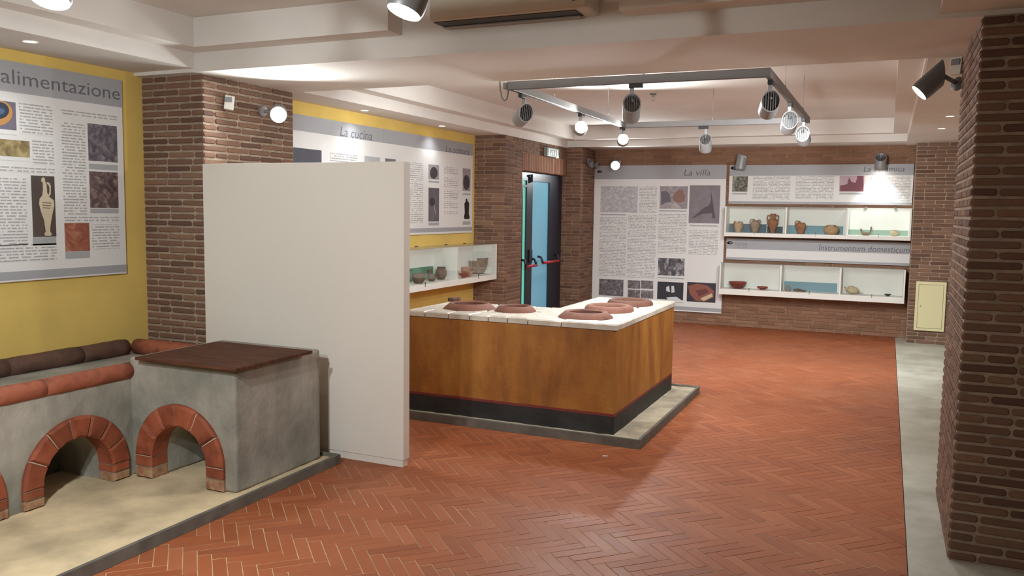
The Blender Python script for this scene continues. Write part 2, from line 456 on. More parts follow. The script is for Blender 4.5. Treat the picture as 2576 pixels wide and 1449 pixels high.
def pillar(name, x0, x1, y0, y1, z1, seed, south=True, east=True, west=False, mat=M_BRICK, pick_s=None, pick_e=None, pick_w=None, joint=.0155, mort=M_MORTAR):
    g = .008
    p = struct(name, MB().box(x0, x1-g if east else x1, y0+g, y1, 0, z1).me(), mort)
    if west: p.data = MB().box(x0+g, x1, y0+g, y1, 0, z1).me(); p.data.materials.append(mort)
    left = 300
    if south:
        r, ch = masonry(x0, x1, .0, z1, .0497, .242, seed); left -= lay(p, lambda u, z: (Vector((u, y0+g, z)), 0), r, ch, mat, pick_s, joint, D=g, cap=left)
    if east:
        r, ch = masonry(y0, y1, .0, z1, .0497, .242, seed+1, half_first=False); left -= lay(p, lambda u, z: (Vector((x1-g, u, z)), PI/2), r, ch, mat, pick_e, joint, D=g, cap=left)
    if west:
        r, ch = masonry(y0, y1, .0, z1, .0497, .242, seed+2, half_first=False); left -= lay(p, lambda u, z: (Vector((x0+g, u, z)), -PI/2), r, ch, mat, pick_w, joint, D=g, cap=left)
    return p
pillar('wall_left_pillar', XL, -4.485, 4.62, 5.62, ZBEAM, 11, pick_s=lambda u, z: z > .68, pick_e=lambda u, z: z > 1.92)
pillar('wall_right_pillar', .352, 1.05, 4.545, 5.66, ZBEAM, 21, east=False, west=True, pick_s=lambda u, z: u < .82, pick_w=lambda u, z: True)
pillar('wall_end_pillar', .30, 1.7, 12.32, YB+.02, ZS+.05, 31, east=False, west=False, pick_s=lambda u, z: u < .85, joint=.01)
# door bay in the left wall: pillar, wall over the door, corner pillar
XD = -4.51
pillar('wall_door_pillar', XC-.1, XD, 9.85, 10.42, ZS, 41, pick_s=lambda u, z: z > .4, pick_e=lambda u, z: z > .4, joint=.009, mort=M_MORTARB)
pillar('wall_corner_pillar', -5.0, -4.27, 12.1, YB+.02, ZS, 51, pick_s=lambda u, z: u > -4.7 and z > .3, pick_e=lambda u, z: z > .3, joint=.009, mort=M_MORTARB)
ZLT = 2.225                                             # underside of the soldier course
wd = struct('wall_door', MB().box(XD-.25, XD-.012, 10.42, 12.1, ZLT, ZS).me(), M_MORTARB)
r, ch = masonry(10.42, 12.1, ZLT+.245, ZS, .0497, .242, 61); lay(wd, lambda u, z: (Vector((XD-.012, u, z)), PI/2), r, ch, M_BRICK, joint=.009)
nb = 28; bw = 1.70/nb
for i in range(nb):
    u = 10.41+(i+.5)*bw; me, L0 = get_brick(bw-.010, .236, .016, M_SOLDIER)
    o = ob('brick', me, M_SOLDIER, wd, (XD-.012, u, ZLT+.12), (0, 0, PI/2+random.uniform(-.02, .02))); o.scale = ((bw-.010)/L0, 1, 1)
struct('wall_vestibule', MB().box(-5.9, -5.8, 9.9, 12.7, 0, 2.7).me(), M_WHITE)

# ceiling: raised field, stepped ledges, soffits, cross beam
struct('ceiling', MB().box(XL-.2, XR+.2, YN-.1, YB+.2, ZCEIL, ZCEIL+.1).me(), M_CEIL)
struct('ceiling_beam', MB().box(XL-.1, XR+.1, 4.56, 5.64, ZBEAM, ZCEIL+.02).me(), M_CEIL)
def step_ring(name, x0, x1, y0, y1, skip=()):
    """soffit edges of one bay are at x0,x1 / y0,y1: a .16 ledge runs inside them"""
    mb = MB(); L = .165
    mb.box(x0, x0+L, y0, y1, ZL, ZCEIL+.01); mb.box(x1-L, x1, y0, y1, ZL, ZCEIL+.01)
    mb.box(x0+L, x1-L, y0, y0+L, ZL, ZCEIL+.01)
    if skip: a, b = skip; mb.box(x0+L, a, y1-L, y1, ZL, ZCEIL+.01); mb.box(b, x1-L, y1-L, y1, ZL, ZCEIL+.01)
    else: mb.box(x0+L, x1-L, y1-L, y1, ZL, ZCEIL+.01)
    return struct(name, mb.me(), M_CEIL)
XSL, XSR, YSB = -4.50, .175, 12.15
struct('ceiling_soffit_left', MB().box(XL-.1, XSL, YN, 4.56, ZS, ZCEIL+.02).box(XC-.1, XSL-.02, 5.64, YB+.05, ZS, ZCEIL+.02).me(), M_CEIL)
struct('ceiling_soffit_right', MB().box(XSR, XR+.1, YN, 4.56, ZS, ZCEIL+.02).box(XSR, XR+.1, 5.64, YB+.05, ZS, ZCEIL+.02).me(), M_CEIL)
struct('ceiling_soffit_back', MB().box(XSL-.02, XSR, YSB, YB+.05, ZS+.01, ZCEIL+.02).me(), M_CEIL)
step_ring('ceiling_ledge_near', XSL, XSR, YN, 4.56, (-2.80, -1.36))
step_ring('ceiling_ledge_far', XSL-.02, XSR, 5.64, YSB)

# ------------------------------------------------------------------ lamps
def spotlight(parent, loc, aim, watts, angle=100, blend=.7, col=WARM, size=.05):
    l = bpy.data.lights.new('spot', 'SPOT'); l.energy = watts; l.spot_size = math.radians(angle); l.spot_blend = blend
    l.color = col; l.shadow_soft_size = size
    o = bpy.data.objects.new('spot', l); o.location = loc
    o.rotation_euler = Vector(aim).to_track_quat('-Z', 'Y').to_euler(); return link(o, parent)
def head(parent, piv, aim, on, mat=M_SILVER, r=.062, L=.15, watts=0, angle=100, roll=0, col=WARM):
    """cylindrical spot head hinged at piv; aim is the direction the light goes"""
    a = Vector(aim).normalized(); q = a.to_track_quat('-Z', 'Y') @ Quaternion((0, 0, 1), roll)
    c = Vector(piv)+a*(L*.33)
    prof = [(.001, L*.26), (r*.86, L*.26), (r*.90, L*.5), (r, L*.5), (r, -L*.30), (r*.97, -L*.42), (r*.90, -L*.5), (r*.86, -L*.44)]
    me = lathe(prof, 28, cap=False)
    for v in me.vertices:
        if v.co.z > L*.2: v.co.z += (v.co.y/r)*L*.26-L*.10
    o = ob('lamp_body', me, mat, parent); o.location = c; o.rotation_mode = 'QUATERNION'; o.rotation_quaternion = q
    ln = ob('lens', lathe([(r*.88, -L*.455), (r*.5, -L*.47), (.0001, -L*.475)], 28, cap=False), M_LENS_ON if on else M_LENS_OFF, parent)
    ln.location = c; ln.rotation_mode = 'QUATERNION'; ln.rotation_quaternion = q
    mb = MB()
    for i in range(7):
        x = (i-3)*r*.26; h = math.sqrt(max(0, (r*.84)**2-x*x)); mb.box(x-.003, x+.003, -h, h, L*.27, L*.46)
    fn = mb.me()
    for v in fn.vertices: v.co.z += (v.co.y/r)*L*.26-L*.10
    o = ob('cooling_fins', fn, M_FIN, parent); o.location = c; o.rotation_mode = 'QUATERNION'; o.rotation_quaternion = q
    if on and watts: spotlight(parent, c+a*(L*.5+.015), a, watts, angle, col=col)

ZT0, ZT1 = 2.577, 2.635
XT0, XT1, YT0, YT1 = -2.60, -.76, 5.745, 8.72
def track_frame(label, x0, x1, y0, y1, zc):
    t = thing('lighting_track', label, 'track', (x0, y0, ZT0)); W = .036
    ox, oy = x1-x0, y1-y0; h = ZT1-ZT0
    for (a, b, c, d) in ((-W/2, ox+W/2, -W/2, W/2), (-W/2, ox+W/2, oy-W/2, oy+W/2), (-W/2, W/2, W/2, oy-W/2), (ox-W/2, ox+W/2, W/2, oy-W/2)):
        p = box('track_bar', (a, b, c, d, 0, h), M_TRACK, t, .003)
        if b-a > d-c: box('contact_slot', (a+.02, b-.02, (c+d)/2-.008, (c+d)/2+.008, -.002, .004), M_GREYL, p)
        else: box('contact_slot', ((a+b)/2-.008, (a+b)/2+.008, c+.02, d-.02, -.002, .004), M_GREYL, p)
    for (a, b) in ((0, .9), (0, oy-.6), (ox, .98), (ox, oy-.55), (ox*.55, 0), (ox*.5, oy)):
        ob('suspension_wire', tube([(a, b, h), (a, b, zc-ZT0)], .0022, 6), M_WIRE, t)
        ob('wire_grip', lathe([(.008, h), (.008, h+.02), (.003, h+.03)], 10), M_WIRE, t, (a, b, 0))
    return t
tr = track_frame('grey rectangular lighting track hung on wires above the counter', XT0, XT1, YT0, YT1, ZCEIL)
ob('feed_cable', tube([(-.075, -.02, .06), (-.075, -.01, 0), (-.065, 0, -.055), (-.045, 0, -.078), (-.025, 0, -.068), (-.016, 0, -.03), (-.014, 0, .01)], .006, 8), M_TRACK, tr)
box('end_cap', (-.045, -.018, -.03, .03, .005, .05), M_TRACK, tr, .003)
def track_lamp(label, x, y, aim, on, watts=0, angle=100, along='y', drop=.115, sgn=1, roll=0, group='spotlights on the track over the counter'):
    t = thing('track_spotlight', label, 'spotlight', (x, y, ZT0), 0, group)
    if along == 'y': box('adapter', (-.017, .017, min(-.02, sgn*.075), max(.02, sgn*.075), -.03, -.001), M_DARKM, t, .003)
    else: box('adapter', (min(-.02, sgn*.075), max(.02, sgn*.075), -.017, .017, -.03, -.001), M_DARKM, t, .003)
    a = Vector(aim).normalized(); hz = Vector((a.x, a.y, 0)); hz = hz.normalized() if hz.length > .01 else Vector((0, -1, 0))
    piv = Vector((0, 0, -drop))-hz*.03
    box('stem', (-.014, .014, -.011, .011, -.03-.06, -.03), M_SILVER, t, .003)
    ob('hinge_arm', tube([(0, 0, -.085), (0, 0, -.10), tuple(piv+Vector((0, 0, -.012)))], .012, 8), M_GREYL, t)
    head(t, piv+Vector((0, 0, -.03)), a, on, watts=watts, angle=angle, roll=roll); return t
def on_bar(px, py, bar):        # where a pixel ray crosses the underside of a bar
    if bar == 'l': return XT0, atx(px, py, XT0).y
    if bar == 'r': return XT1, atx(px, py, XT1).y
    if bar == 'f': return aty(px, py, YT0).x, YT0
    return aty(px, py, YT1).x, YT1
x, y = on_bar(1318, 245, 'l'); track_lamp('silver spotlight by the cable corner of the track, aimed at the left wall', x, y, (-.72, .55, -.36), True, W_TRACK*1.3, 100, sgn=-1)
x, y = on_bar(1460, 292, 'l'); track_lamp('lit spotlight in the middle of the left track bar', x, y, (.42, -.9, .10), True, W_TRACK*.95, 174)
x, y = on_bar(1569, 330, 'l'); track_lamp('brightest lit spotlight, at the far end of the left track bar', x, min(y, YT1-.06), (.30, -.95, .12), True, W_TRACK*1.2, 174, sgn=-1)
x, y = on_bar(1590, 220, 'f'); track_lamp('spotlight alone on the front track bar, aimed away at the counter', x, y, (-.22, .62, -.75), True, W_TRACK*.8, 110, along='x')
x, y = on_bar(1938, 215, 'r'); track_lamp('spotlight nearest the front on the right track bar', x, y, (-.24, .72, -.42), True, W_TRACK*1.5, 110)
x, y = on_bar(1987, 268, 'r'); track_lamp('spotlight in the middle of the right track bar', x, y, (-.18, .76, -.42), True, W_TRACK*1.5, 110)
x, y = on_bar(2022, 310, 'r'); track_lamp('spotlight at the far end of the right track bar', x, min(y, YT1-.06), (.06, .76, -.42), True, W_TRACK*1.5, 110, sgn=-1)
x, y = on_bar(1776, 325, 'b'); track_lamp('spotlight alone on the far track bar', x, y, (-.05, .50, -.85), True, W_TRACK, 120, along='x', sgn=-1)
# the near bay has its own track above the picture's edge
XN0, XN1, YN0, YN1 = -2.40, -1.44, .25, 2.50
track_frame('grey rectangular lighting track of the near bay, above the oven', XN0, XN1, YN0, YN1, ZCEIL)
g2 = 'spotlights on the track of the near bay'
pl_ = atz(1070, 27, 2.318); XN1 = pl_.x+.02
track_lamp('lit spotlight at the top edge near the air conditioner', -1.44, min(pl_.y+.0, YN1-.02), (-.20, -.30, -.93), True, W_BAY*.35, 120, group=g2)
pl_ = atz(215, -10, 2.318)
track_lamp('lit spotlight flaring in the top left corner above the oven', XN0, pl_.y, (.16, -.30, -.94), True, W_BAY*.4, 120, group=g2)
track_lamp('added unseen fill spotlight on the near bay track aimed at the white partition', XN0+.45, YN0, (-.08, .92, -.34), True, W_BAY*1.3, 92, along='x', group=g2)  # fill lamp added out of view to brighten the partition
track_lamp('added unseen fill spotlight on the near bay track aimed along the left wall', XN0, YN0+.9, (-.5, .75, -.46), True, W_BAY*1.7, 104, group=g2)  # another added lamp, unseen, that fills in light along the left wall

def wall_lamp(label, mount, piv, aim, on, mat, watts=0, angle=100, r=.066, L=.17, group=None, col=WARM):
    mount, piv = Vector(mount), Vector(piv); t = thing('wall_spotlight', label, 'spotlight', mount, 0, group)
    d = piv-mount; n = d.normalized()
    q = n.to_track_quat('Z', 'Y').to_euler()
    ob('wall_plate', lathe([(.042, 0), (.042, .02), (.03, .026), (.001, .027)], 20), mat, t, (0, 0, 0), q)
    ob('arm', tube([(0, 0, 0), d*.6, d], .014, 8), mat, t)
    head(t, d, aim, on, mat, r, L, watts, angle, col=col); return t
# back wall row
for (px, py, aim, on, mat, lab, wt, ang) in (
        (1547, 412, (.32, -.9, -.22), True, M_SILVER, 'lit wall spotlight above the left end of the villa poster', W_WALL*2.6, 165),
        (1866, 400, (-.10, -.12, -.97), False, M_SILVER, 'unlit grey wall spotlight over the gap between the two poster boards', 0, 90),
        (2216, 398, (.0, .16, -.97), True, M_SILVER, 'lit grey wall spotlight shining down on the ceramics poster', W_WALL, 96)):
    p = aty(px, py, 12.55); wall_lamp(lab, (p.x, YB, p.z+.03), p, aim, on, mat, wt, ang, .074, .19, 'wall spotlights over the back posters')
p = atx(700, 284, -4.33); wall_lamp('lit wall spotlight on the inner side of the left brick pillar', (-4.485, p.y, p.z+.02), p, (.62, -.74, -.20), True, M_SILVER, W_PILLAR*1.2, 165)
p = atx(2352, 195, .215); wall_lamp('dark grey lit spotlight on an arm from the right brick pillar', (.352, p.y+.12, p.z-.03), p+Vector((.03, .02, .02)), (-.62, -.12, -.60), True, M_GREYL, W_PILLAR*1.3, 130, .062, .19)

def downlight(label, x, y, z=ZS, wt=W_DOWN):
    t = thing('recessed_downlight', label, 'downlight', (x, y, z), 0, 'recessed downlights in the soffits')
    ob('trim_ring', lathe([(.034, -.001), (.042, -.005), (.046, -.001), (.046, .002)], 24, cap=False), M_PLASTIC, t)
    ob('lamp_face', lathe([(.034, -.002), (.001, -.0025)], 24, cap=False), M_LENS_DN, t)
    spotlight(t, (0, 0, -.012), (0, 0, -1), wt, 124, .9, size=.04)
p = atz(76, 104, ZS); downlight('recessed downlight above the left hand poster with the large title', p.x, p.y, wt=W_DOWN*.5)
p = atz(921, 285, ZS); downlight('recessed downlight above the kitchen poster, nearer the partition', -4.76, 7.05, wt=W_DOWN*.45)
downlight('recessed downlight above the cooking poster, nearer the door', -4.76, 8.62, wt=W_DOWN*.45)
p = atz(2390, 292, ZS); downlight('recessed downlight partly hidden by the right brick pillar', p.x, p.y)
p = atz(2369, 323, ZS); downlight('recessed downlight before the cream cabinet', p.x, p.y)

# ------------------------------------------------------------------ air conditioner, sensors, signs
ac = thing('air_conditioner', 'beige air conditioner fixed to the ceiling beam', 'air conditioner', (-2.0, 4.56, 2.775))
box('housing', (-.49, .48, -.215, 0, 0, .165), M_AC, ac, .014)
box('air_outlet', (-.475, .40, -.185, -.045, -.004, .004), M_ACD, ac)
box('louver', (-.47, .39, -.075, -.03, -.013, -.005), M_ACG, ac, .002)
box('front_panel', (-.48, .47, -.224, -.212, .012, .15), M_AC, ac, .004)
box('badge', (-.12, -.07, -.2255, -.223, .085, .097), M_PLGREY, ac)
ob('receiver_eye', lathe([(.013, 0), (.012, .002), (.001, .0025)], 20), M_ACD, ac, (.405, -.2255, .05), (PI/2, 0, 0))
def sensor(label, mount, rz, tilt=0):
    t = thing('motion_sensor', label, 'sensor', mount, rz)
    me = prism([(0, 0), (-.045, .004), (-.035, .055), (-.03, .105), (0, .105)], lambda a, b, d: (d, a, b), -.034, .034); bevel(me, .003)
    ob('case', me, M_PLASTIC, t, (0, 0, 0), (0, tilt, 0))
    box('window', (-.026, .026, -.040, -.034, .058, .095), M_PLGREY, t, .002)
p = atx(572, 278, -4.485); sensor('small white motion sensor on the left brick pillar', (-4.475, p.y, p.z), .75, .12)
p = atx(2418, 190, .352); sensor('small white sensor on the right brick pillar above the spotlight', (.335, p.y-.0, p.z), -.55)
p0, p1 = atx(1367, 370, XD), atx(1396, 398, XD)
ex = thing('exit_sign', 'small exit sign with an arrow over the glass door', 'sign', (XD+.004, (p0.y+p1.y)/2, p1.z), PI/2)
wd_, hh = (p1.y-p0.y), (p0.z-p1.z)
box('sign_box', (-wd_/2, wd_/2, -.06, 0, 0, hh), plain('sign_glass', (138, 150, 142), .3), ex, .006)
M_SGN = plain('sign_print', (236, 240, 236), .5, emit=(235, 240, 235), es=.12)
sg = [[(-.36, .10), (-.31, .10), (-.31, .82), (.30, .82), (.30, .10), (.35, .10), (.35, .88), (-.36, .88)], [(-.02, .22), (.05, .42), (.025, .42), (.025, .72), (-.025, .72), (-.025, .42), (-.07, .42)],
      [(-.24, .15), (-.19, .15), (-.14, .38), (-.11, .64), (-.15, .7), (-.18, .42)], [(.13, .15), (.17, .15), (.2, .5), (.19, .72), (.15, .72)]]
for pl in sg: ob('emblem', prism([(a*wd_, b*hh) for a, b in pl], lambda a, b, d: (a, d, b), -.0625, -.060), M_SGN, ex)
ob('indicator_lamp', lathe([(.018, -.012), (.02, 0), (.012, .014), (.001, .018)], 14), M_LENS_DN, ex, (wd_*.4, -.05, .012))
p = atx(1480, 414, -4.27); em = thing('emergency_light', 'twin headed emergency light on the corner pillar', 'emergency light', (-4.262, p.y, p.z), PI/2)
box('case', (-.10, .10, -.05, 0, .0, .09), plain('case_grey', (120, 108, 108), .5), em, .006)
for sx in (-.12, .12):
    ob('lamp_head', lathe([(.03, 0), (.045, .03), (.05, .05), (.04, .055), (.001, .05)], 18), M_PLGREY, em, (sx, -.05, -.01), (PI/2, 0, 0))
    ob('bracket', tube([(sx, -.05, .0), (sx*.8, -.04, .06)], .006, 6), M_GREYL, em)
p = atz(1643, 236, ZCEIL); sp = thing('ceiling_sprinkler', 'small sprinkler head on the raised ceiling inside the track frame', 'sprinkler', p)
ob('rose', lathe([(.035, 0), (.033, -.012), (.012, -.016)], 18, cap=False), M_GREYL, sp)
ob('nozzle', lathe([(.012, -.012), (.012, -.03), (.004, -.034)], 12, cap=False), M_WIRE, sp)
for s_ in (-1, 1): ob('yoke_arm', tube([(s_*.011, 0, -.03), (s_*.016, 0, -.05), (s_*.004, 0, -.07)], .003, 6), M_WIRE, sp)
ob('deflector', lathe([(.001, -.07), (.017, -.072), (.017, -.074), (.001, -.075)], 14, cap=False), M_WIRE, sp)
p = aty(2337, 832, 12.31); q0 = aty(2305, 707, 12.31)
cb = thing('electrical_cabinet', 'cream metal cabinet on the end brick pillar', 'cabinet', (q0.x, 12.322, p.z))
cw, chh = .36, q0.z-p.z
box('frame', (0, cw, -.05, 0, 0, chh), M_CREAM, cb, .004)
box('door_gap', (.033, cw-.03, -.0505, -.049, .033, chh-.038), M_CRLINE, cb)
dr = box('door', (.037, cw-.034, -.054, -.048, .037, chh-.042), M_CREAM, cb, .002)
ob('key_lock', lathe([(.008, 0), (.007, .004), (.001, .005)], 12), M_FIN, dr, (.065, -.054, chh*.5), (PI/2, 0, 0))

# ------------------------------------------------------------------ glass door
XG = -4.60
def gy(px): return atx(px, 600, XG).y
d1 = ob('door_1', MB().box(XG-.05, XG+.02, 10.42, 12.1, 2.15, ZLT).box(XG-.05, XG+.02, gy(1398.5), 12.1, 0, 2.15).box(XG-.05, XG+.02, 10.42, 10.5, 0, 2.15).me(), M_FRAME, kind='structure')
zt_ = atx(1350, 457, XG).z
def leaf(y0, y1, s0, s1, pane, transom=None):
    mb = MB()
    mb.box(XG-.03, XG+.03, y0, y0+s0, .01, 2.15).box(XG-.03, XG+.03, y1-s1, y1, .01, 2.15).box(XG-.03, XG+.03, y0+s0, y1-s1, zt_, 2.15).box(XG-.03, XG+.03, y0+s0, y1-s1, .01, .14)
    if transom: mb.box(XG-.03, XG+.03, y0+s0, y1-s1, transom, transom+.03)
    lf = ob('door_leaf', mb.me(), M_FRAME, d1)
    box('door_pane', (XG-.006, XG+.006, y0+s0-.005, y1-s1+.005, .13, zt_+.005), pane, lf)
    return lf
ym = gy(1325)
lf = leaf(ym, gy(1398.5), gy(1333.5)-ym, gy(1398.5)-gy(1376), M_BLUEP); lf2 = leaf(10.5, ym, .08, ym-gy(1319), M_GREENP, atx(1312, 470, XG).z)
def panic(y0, y1, z, lf, flip):
    o = ob('push_bar', tube([(XG+.11, y0, z), (XG+.11, y1, z)], .019, 10), M_RED, lf)
    for yy in ((y0, y1) if flip else (y1, y0)):
        ob('bar_arm', tube([(XG+.03, yy, z+.09), (XG+.08, yy, z+.08), (XG+.11, yy, z-.005)], .018, 8), M_FRAME, lf)
zb = atx(1345, 664, XG+.1).z
panic(gy(1349), gy(1391), zb, lf, True); panic(10.55, gy(1333), zb-.02, lf2, False)
box('lock_case', (XG+.03, XG+.06, ym+.0, ym+.085, zb+.02, zb+.2), M_FRAME, lf, .01)
box('closer', (XG+.03, XG+.07, ym+.02, ym+.07, zt_-.02, zt_+.09), M_FRAME, lf, .006)

# ------------------------------------------------------------------ partition
yp = 4.605
pt = thing('display_partition', 'plain white freestanding partition panel', 'partition', (-3.64, yp, 0))
xa, xb_ = atz(1014, 1162, .05).x, 0
px1 = aty(1015.5, 800, yp).x; ztp = aty(1018, 406, yp).z
box('panel', (-.845, px1+3.64, 0, .075, .048, ztp), M_WHITE, pt, .003)
box('plinth', (-.83, px1+3.64-.008, .006, .068, 0, .048), M_WHITE, pt, .002)

# ------------------------------------------------------------------ posters
class Poster:
    def __init__(s, name, label, side, plane, a, b, th=.022):
        """a, b: photo pixels (or (u,z) tuples flagged 'w') of the top left and bottom right corner"""
        s.side, s.plane = side, plane
        (u0, z1), (u1, z0) = s.uz(*a), s.uz(*b)
        s.u, s.z = (u0+u1)/2, z0; s.w, s.h = u1-u0, z1-z0
        loc = (plane-th, s.u, z0) if side == 'L' else (s.u, plane+th, z0)
        s.t = thing(name, label, 'poster', loc, PI/2 if side == 'L' else 0); s.th = th
        box('board', (-s.w/2, s.w/2, -th, 0, 0, s.h), M_BOARD, s.t, .002)
    def uz(s, x, y, w_=None):
        if w_: return x, y
        p = atx(x, y, s.plane) if s.side == 'L' else aty(x, y, s.plane)
        return (p.y, p.z) if s.side == 'L' else (p.x, p.z)
    def loc(s, x, y):
        u, z = s.uz(x, y); return u-s.u, z-s.z
    def rect(s, name, bx, mat, lift=1, parent=None):
        u0, z1 = s.loc(bx[0], bx[1]); u1, z0 = s.loc(bx[2], bx[3])
        u0, u1 = max(u0, -s.w/2), min(u1, s.w/2)
        return s.lrect(name, u0, u1, z0, z1, mat, lift, parent)
    def lrect(s, name, u0, u1, z0, z1, mat, lift=1, parent=None):
        me = mesh(name, boxv(-(u1-u0)/2, (u1-u0)/2, -.0006, .0006, -(z1-z0)/2, (z1-z0)/2), BOXF)
        o = ob(name, me, mat, s.t, ((u0+u1)/2, -s.th-.0006*lift, (z0+z1)/2))
        if parent is not None:
            o.parent = parent; o.location = o.location-parent.location
        return o
    def shape(s, photo, pts, mat, name='printed_figure', lift=2):
        P = [s.loc(*q) for q in pts]; c = photo.location
        me = prism([(a-c.x, b-c.z) for a, b in P], lambda a, b, d: (a, d, b), -.0006*lift-.0002, -.0006)
        return ob(name, me, mat, photo)
    def title(s, txt, bx, shear=.18, anchor=None):
        cu = bpy.data.curves.new('t', 'FONT'); cu.body = txt; cu.size = 1; cu.shear = shear; cu.resolution_u = 3; cu.offset = -.002
        o = bpy.data.objects.new('t', cu); COL.objects.link(o); bpy.context.view_layer.update()
        me = bpy.data.meshes.new_from_object(o.evaluated_get(bpy.context.evaluated_depsgraph_get())); bpy.data.objects.remove(o)
        xs = [v.co.x for v in me.vertices]; ys = [v.co.y for v in me.vertices]
        x0, x1, y0, y1 = min(xs), max(xs), min(ys), max(ys)
        (u0, z1), (u1, z0) = (s.loc(bx[0], bx[1]), s.loc(bx[2], bx[3])) if not anchor else ((anchor[0], anchor[3]), (anchor[1], anchor[2]))
        for v in me.vertices:
            v.co = Vector((u0+(v.co.x-x0)/(x1-x0)*(u1-u0), -s.th-.0018, z0+(v.co.y-y0)/(y1-y0)*(z1-z0)))
        nw = len(txt.split()); fs = sorted((min(me.vertices[i].co.x for i in p.vertices), max(me.vertices[i].co.x for i in p.vertices), p.index) for p in me.polygons)
        cuts = []; hi = fs[0][1]
        for a, b, _ in fs[1:]:
            if a > hi: cuts.append((a-hi, (a+hi)/2))
            hi = max(hi, b)
        cuts = sorted(c for _, c in sorted(cuts)[::-1][:nw-1])
        for w_ in range(nw):
            lo, hi = (cuts[w_-1] if w_ else -99), (cuts[w_] if w_ < nw-1 else 99)
            fl = [tuple(me.polygons[i].vertices) for a, b, i in fs if lo < (a+b)/2 < hi]; used = sorted({v for f in fl for v in f}); ix = {v: k for k, v in enumerate(used)}
            ob('title_word', mesh('title_word', [me.vertices[v].co for v in used], [tuple(ix[v] for v in f) for f in fl]), M_TITLE, s.t)
    def text(s, bx, p=.021): return s.rect('text_block', bx, M_TXT[p], 1)
    def photo(s, bx, cols, scale=9, dist=1.2, seed=0, cap=None):
        o = s.rect('photo', bx, photo_mat(cols, scale, dist, seed), 1)
        if cap: s.rect('caption_strip', cap, M_CAP, 1)
        return o
    def logo(s, bx):
        u0, z1 = s.loc(bx[0], bx[1]); u1, z0 = s.loc(bx[2], bx[3]); cu, cz = (u0+u1)/2, (z0+z1)/2; a, b = (u1-u0)/2, (z1-z0)/2
        pl = [(cu+a*math.cos(t*PI/12), cz+b*math.sin(t*PI/12)) for t in range(24)]
        o = ob('emblem', prism(pl, lambda x_, y_, d: (x_, d, y_), -s.th-.0012, -s.th), M_LOGO, s.t)
        pl = [(cu+a*.2+a*.62*math.cos(t*PI/12), cz+b*.55*math.sin(t*PI/12)) for t in range(24)]
        ob('emblem_mark', prism(pl, lambda x_, y_, d: (x_, d, y_), -s.th-.0018, -s.th), M_TITLE, s.t)

# left poster, large title
XPL = XL+.025
zt0, zb0 = atx(308, 203, XPL).z, atx(316, 688, XPL).z; yr = atx(311, 400, XPL).y
L1 = Poster('information_poster', 'large poster titled L\'alimentazione on the yellow wall above the oven', 'L', XPL, (2.35, zt0, 1), (yr, zb0, 1))
def z1_(x, y): return x/2.337, 100+y/2.337
def B1(x0, y0, x1, y1): return z1_(x0, y0)+z1_(x1, y1)
hb = L1.loc(308, 271)[1]
L1.lrect('header_band', -L1.w/2, L1.w/2, hb, L1.h, M_BAND); L1.lrect('footer_band', -L1.w/2, L1.w/2, .012, .066, M_BAND)
ua, ue = L1.loc(8, 200)[0], L1.loc(301, 240)[0]; zbs = L1.loc(301, 252)[1]; zas = zbs+(atx(45, 179, XPL).z-atx(50, 217, XPL).z)*1.02
L1.title("L'alimentazione", None, .0, (ue-(ue-ua)*1.135, ue, zbs, zas))
GR = [(70, 66, 72), (112, 104, 110), (150, 142, 140)]
ph = L1.photo(B1(-170, 335, 97, 533), [(104, 98, 116), (120, 112, 128)], 6, cap=B1(-170, 538, 98, 561))
c_ = (0, 445)
def ell(cx, cy, rx, ry, n=22): return [z1_(cx+rx*math.cos(2*PI*i/n), cy+ry*math.sin(2*PI*i/n)) for i in range(n)]
L1.shape(ph, ell(-5, 430, 78, 72), plain('print_ochre', (196, 140, 76), .6)); L1.shape(ph, ell(-8, 416, 60, 50), plain('print_ink', (44, 52, 72), .6), lift=3); L1.shape(ph, ell(-14, 420, 40, 22), plain('print_blue', (70, 96, 130), .6), lift=4)
L1.photo(B1(-120, 572, 176, 693), [(96, 82, 50), (150, 132, 86), (192, 176, 128)], 16, .6, 1, B1(-120, 698, 177, 716))
ph = L1.photo(B1(181, 797, 331, 1157), [(72, 60, 56), (86, 72, 66)], 6, cap=B1(192, 1162, 331, 1205))
CRM = plain('print_cream', (206, 192, 164), .6)
L1.shape(ph, [z1_(*q) for q in [(243, 815), (252, 808), (263, 815), (264, 834), (272, 838), (276, 900), (290, 925), (316, 945), (318, 975), (306, 1030), (296, 1090), (294, 1128), (305, 1142), (298, 1152), (264, 1152), (260, 1140), (268, 1128), (258, 1060), (240, 1010), (229, 965), (232, 935), (248, 915), (252, 880), (250, 838), (240, 832)]], CRM)
L1.shape(ph, [z1_(*q) for q in [(268, 836), (288, 840), (298, 860), (297, 905), (290, 920), (284, 912), (290, 895), (289, 866), (282, 850), (268, 848)]], CRM)
for i in range(3): L1.shape(ph, [z1_(*q) for q in [(246+i*2, 955+i*15), (300-i*2, 958+i*15), (299-i*2, 963+i*15), (247+i*2, 960+i*15)]], plain('print_brown', (120, 96, 84), .6), lift=3)
L1.photo(B1(514, 490, 692, 722), [(62, 58, 70), (104, 96, 106), (142, 134, 134)], 14, 1.8, 2, B1(522, 727, 692, 770))
L1.photo(B1(524, 772, 697, 990), [(58, 48, 54), (104, 84, 84), (160, 140, 132)], 9, 2.2, 3, B1(530, 993, 697, 1020))
L1.photo(B1(378, 1078, 529, 1240), [(120, 66, 54), (158, 92, 70), (178, 130, 104)], 8, 1.5, 4, B1(384, 1248, 529, 1281))
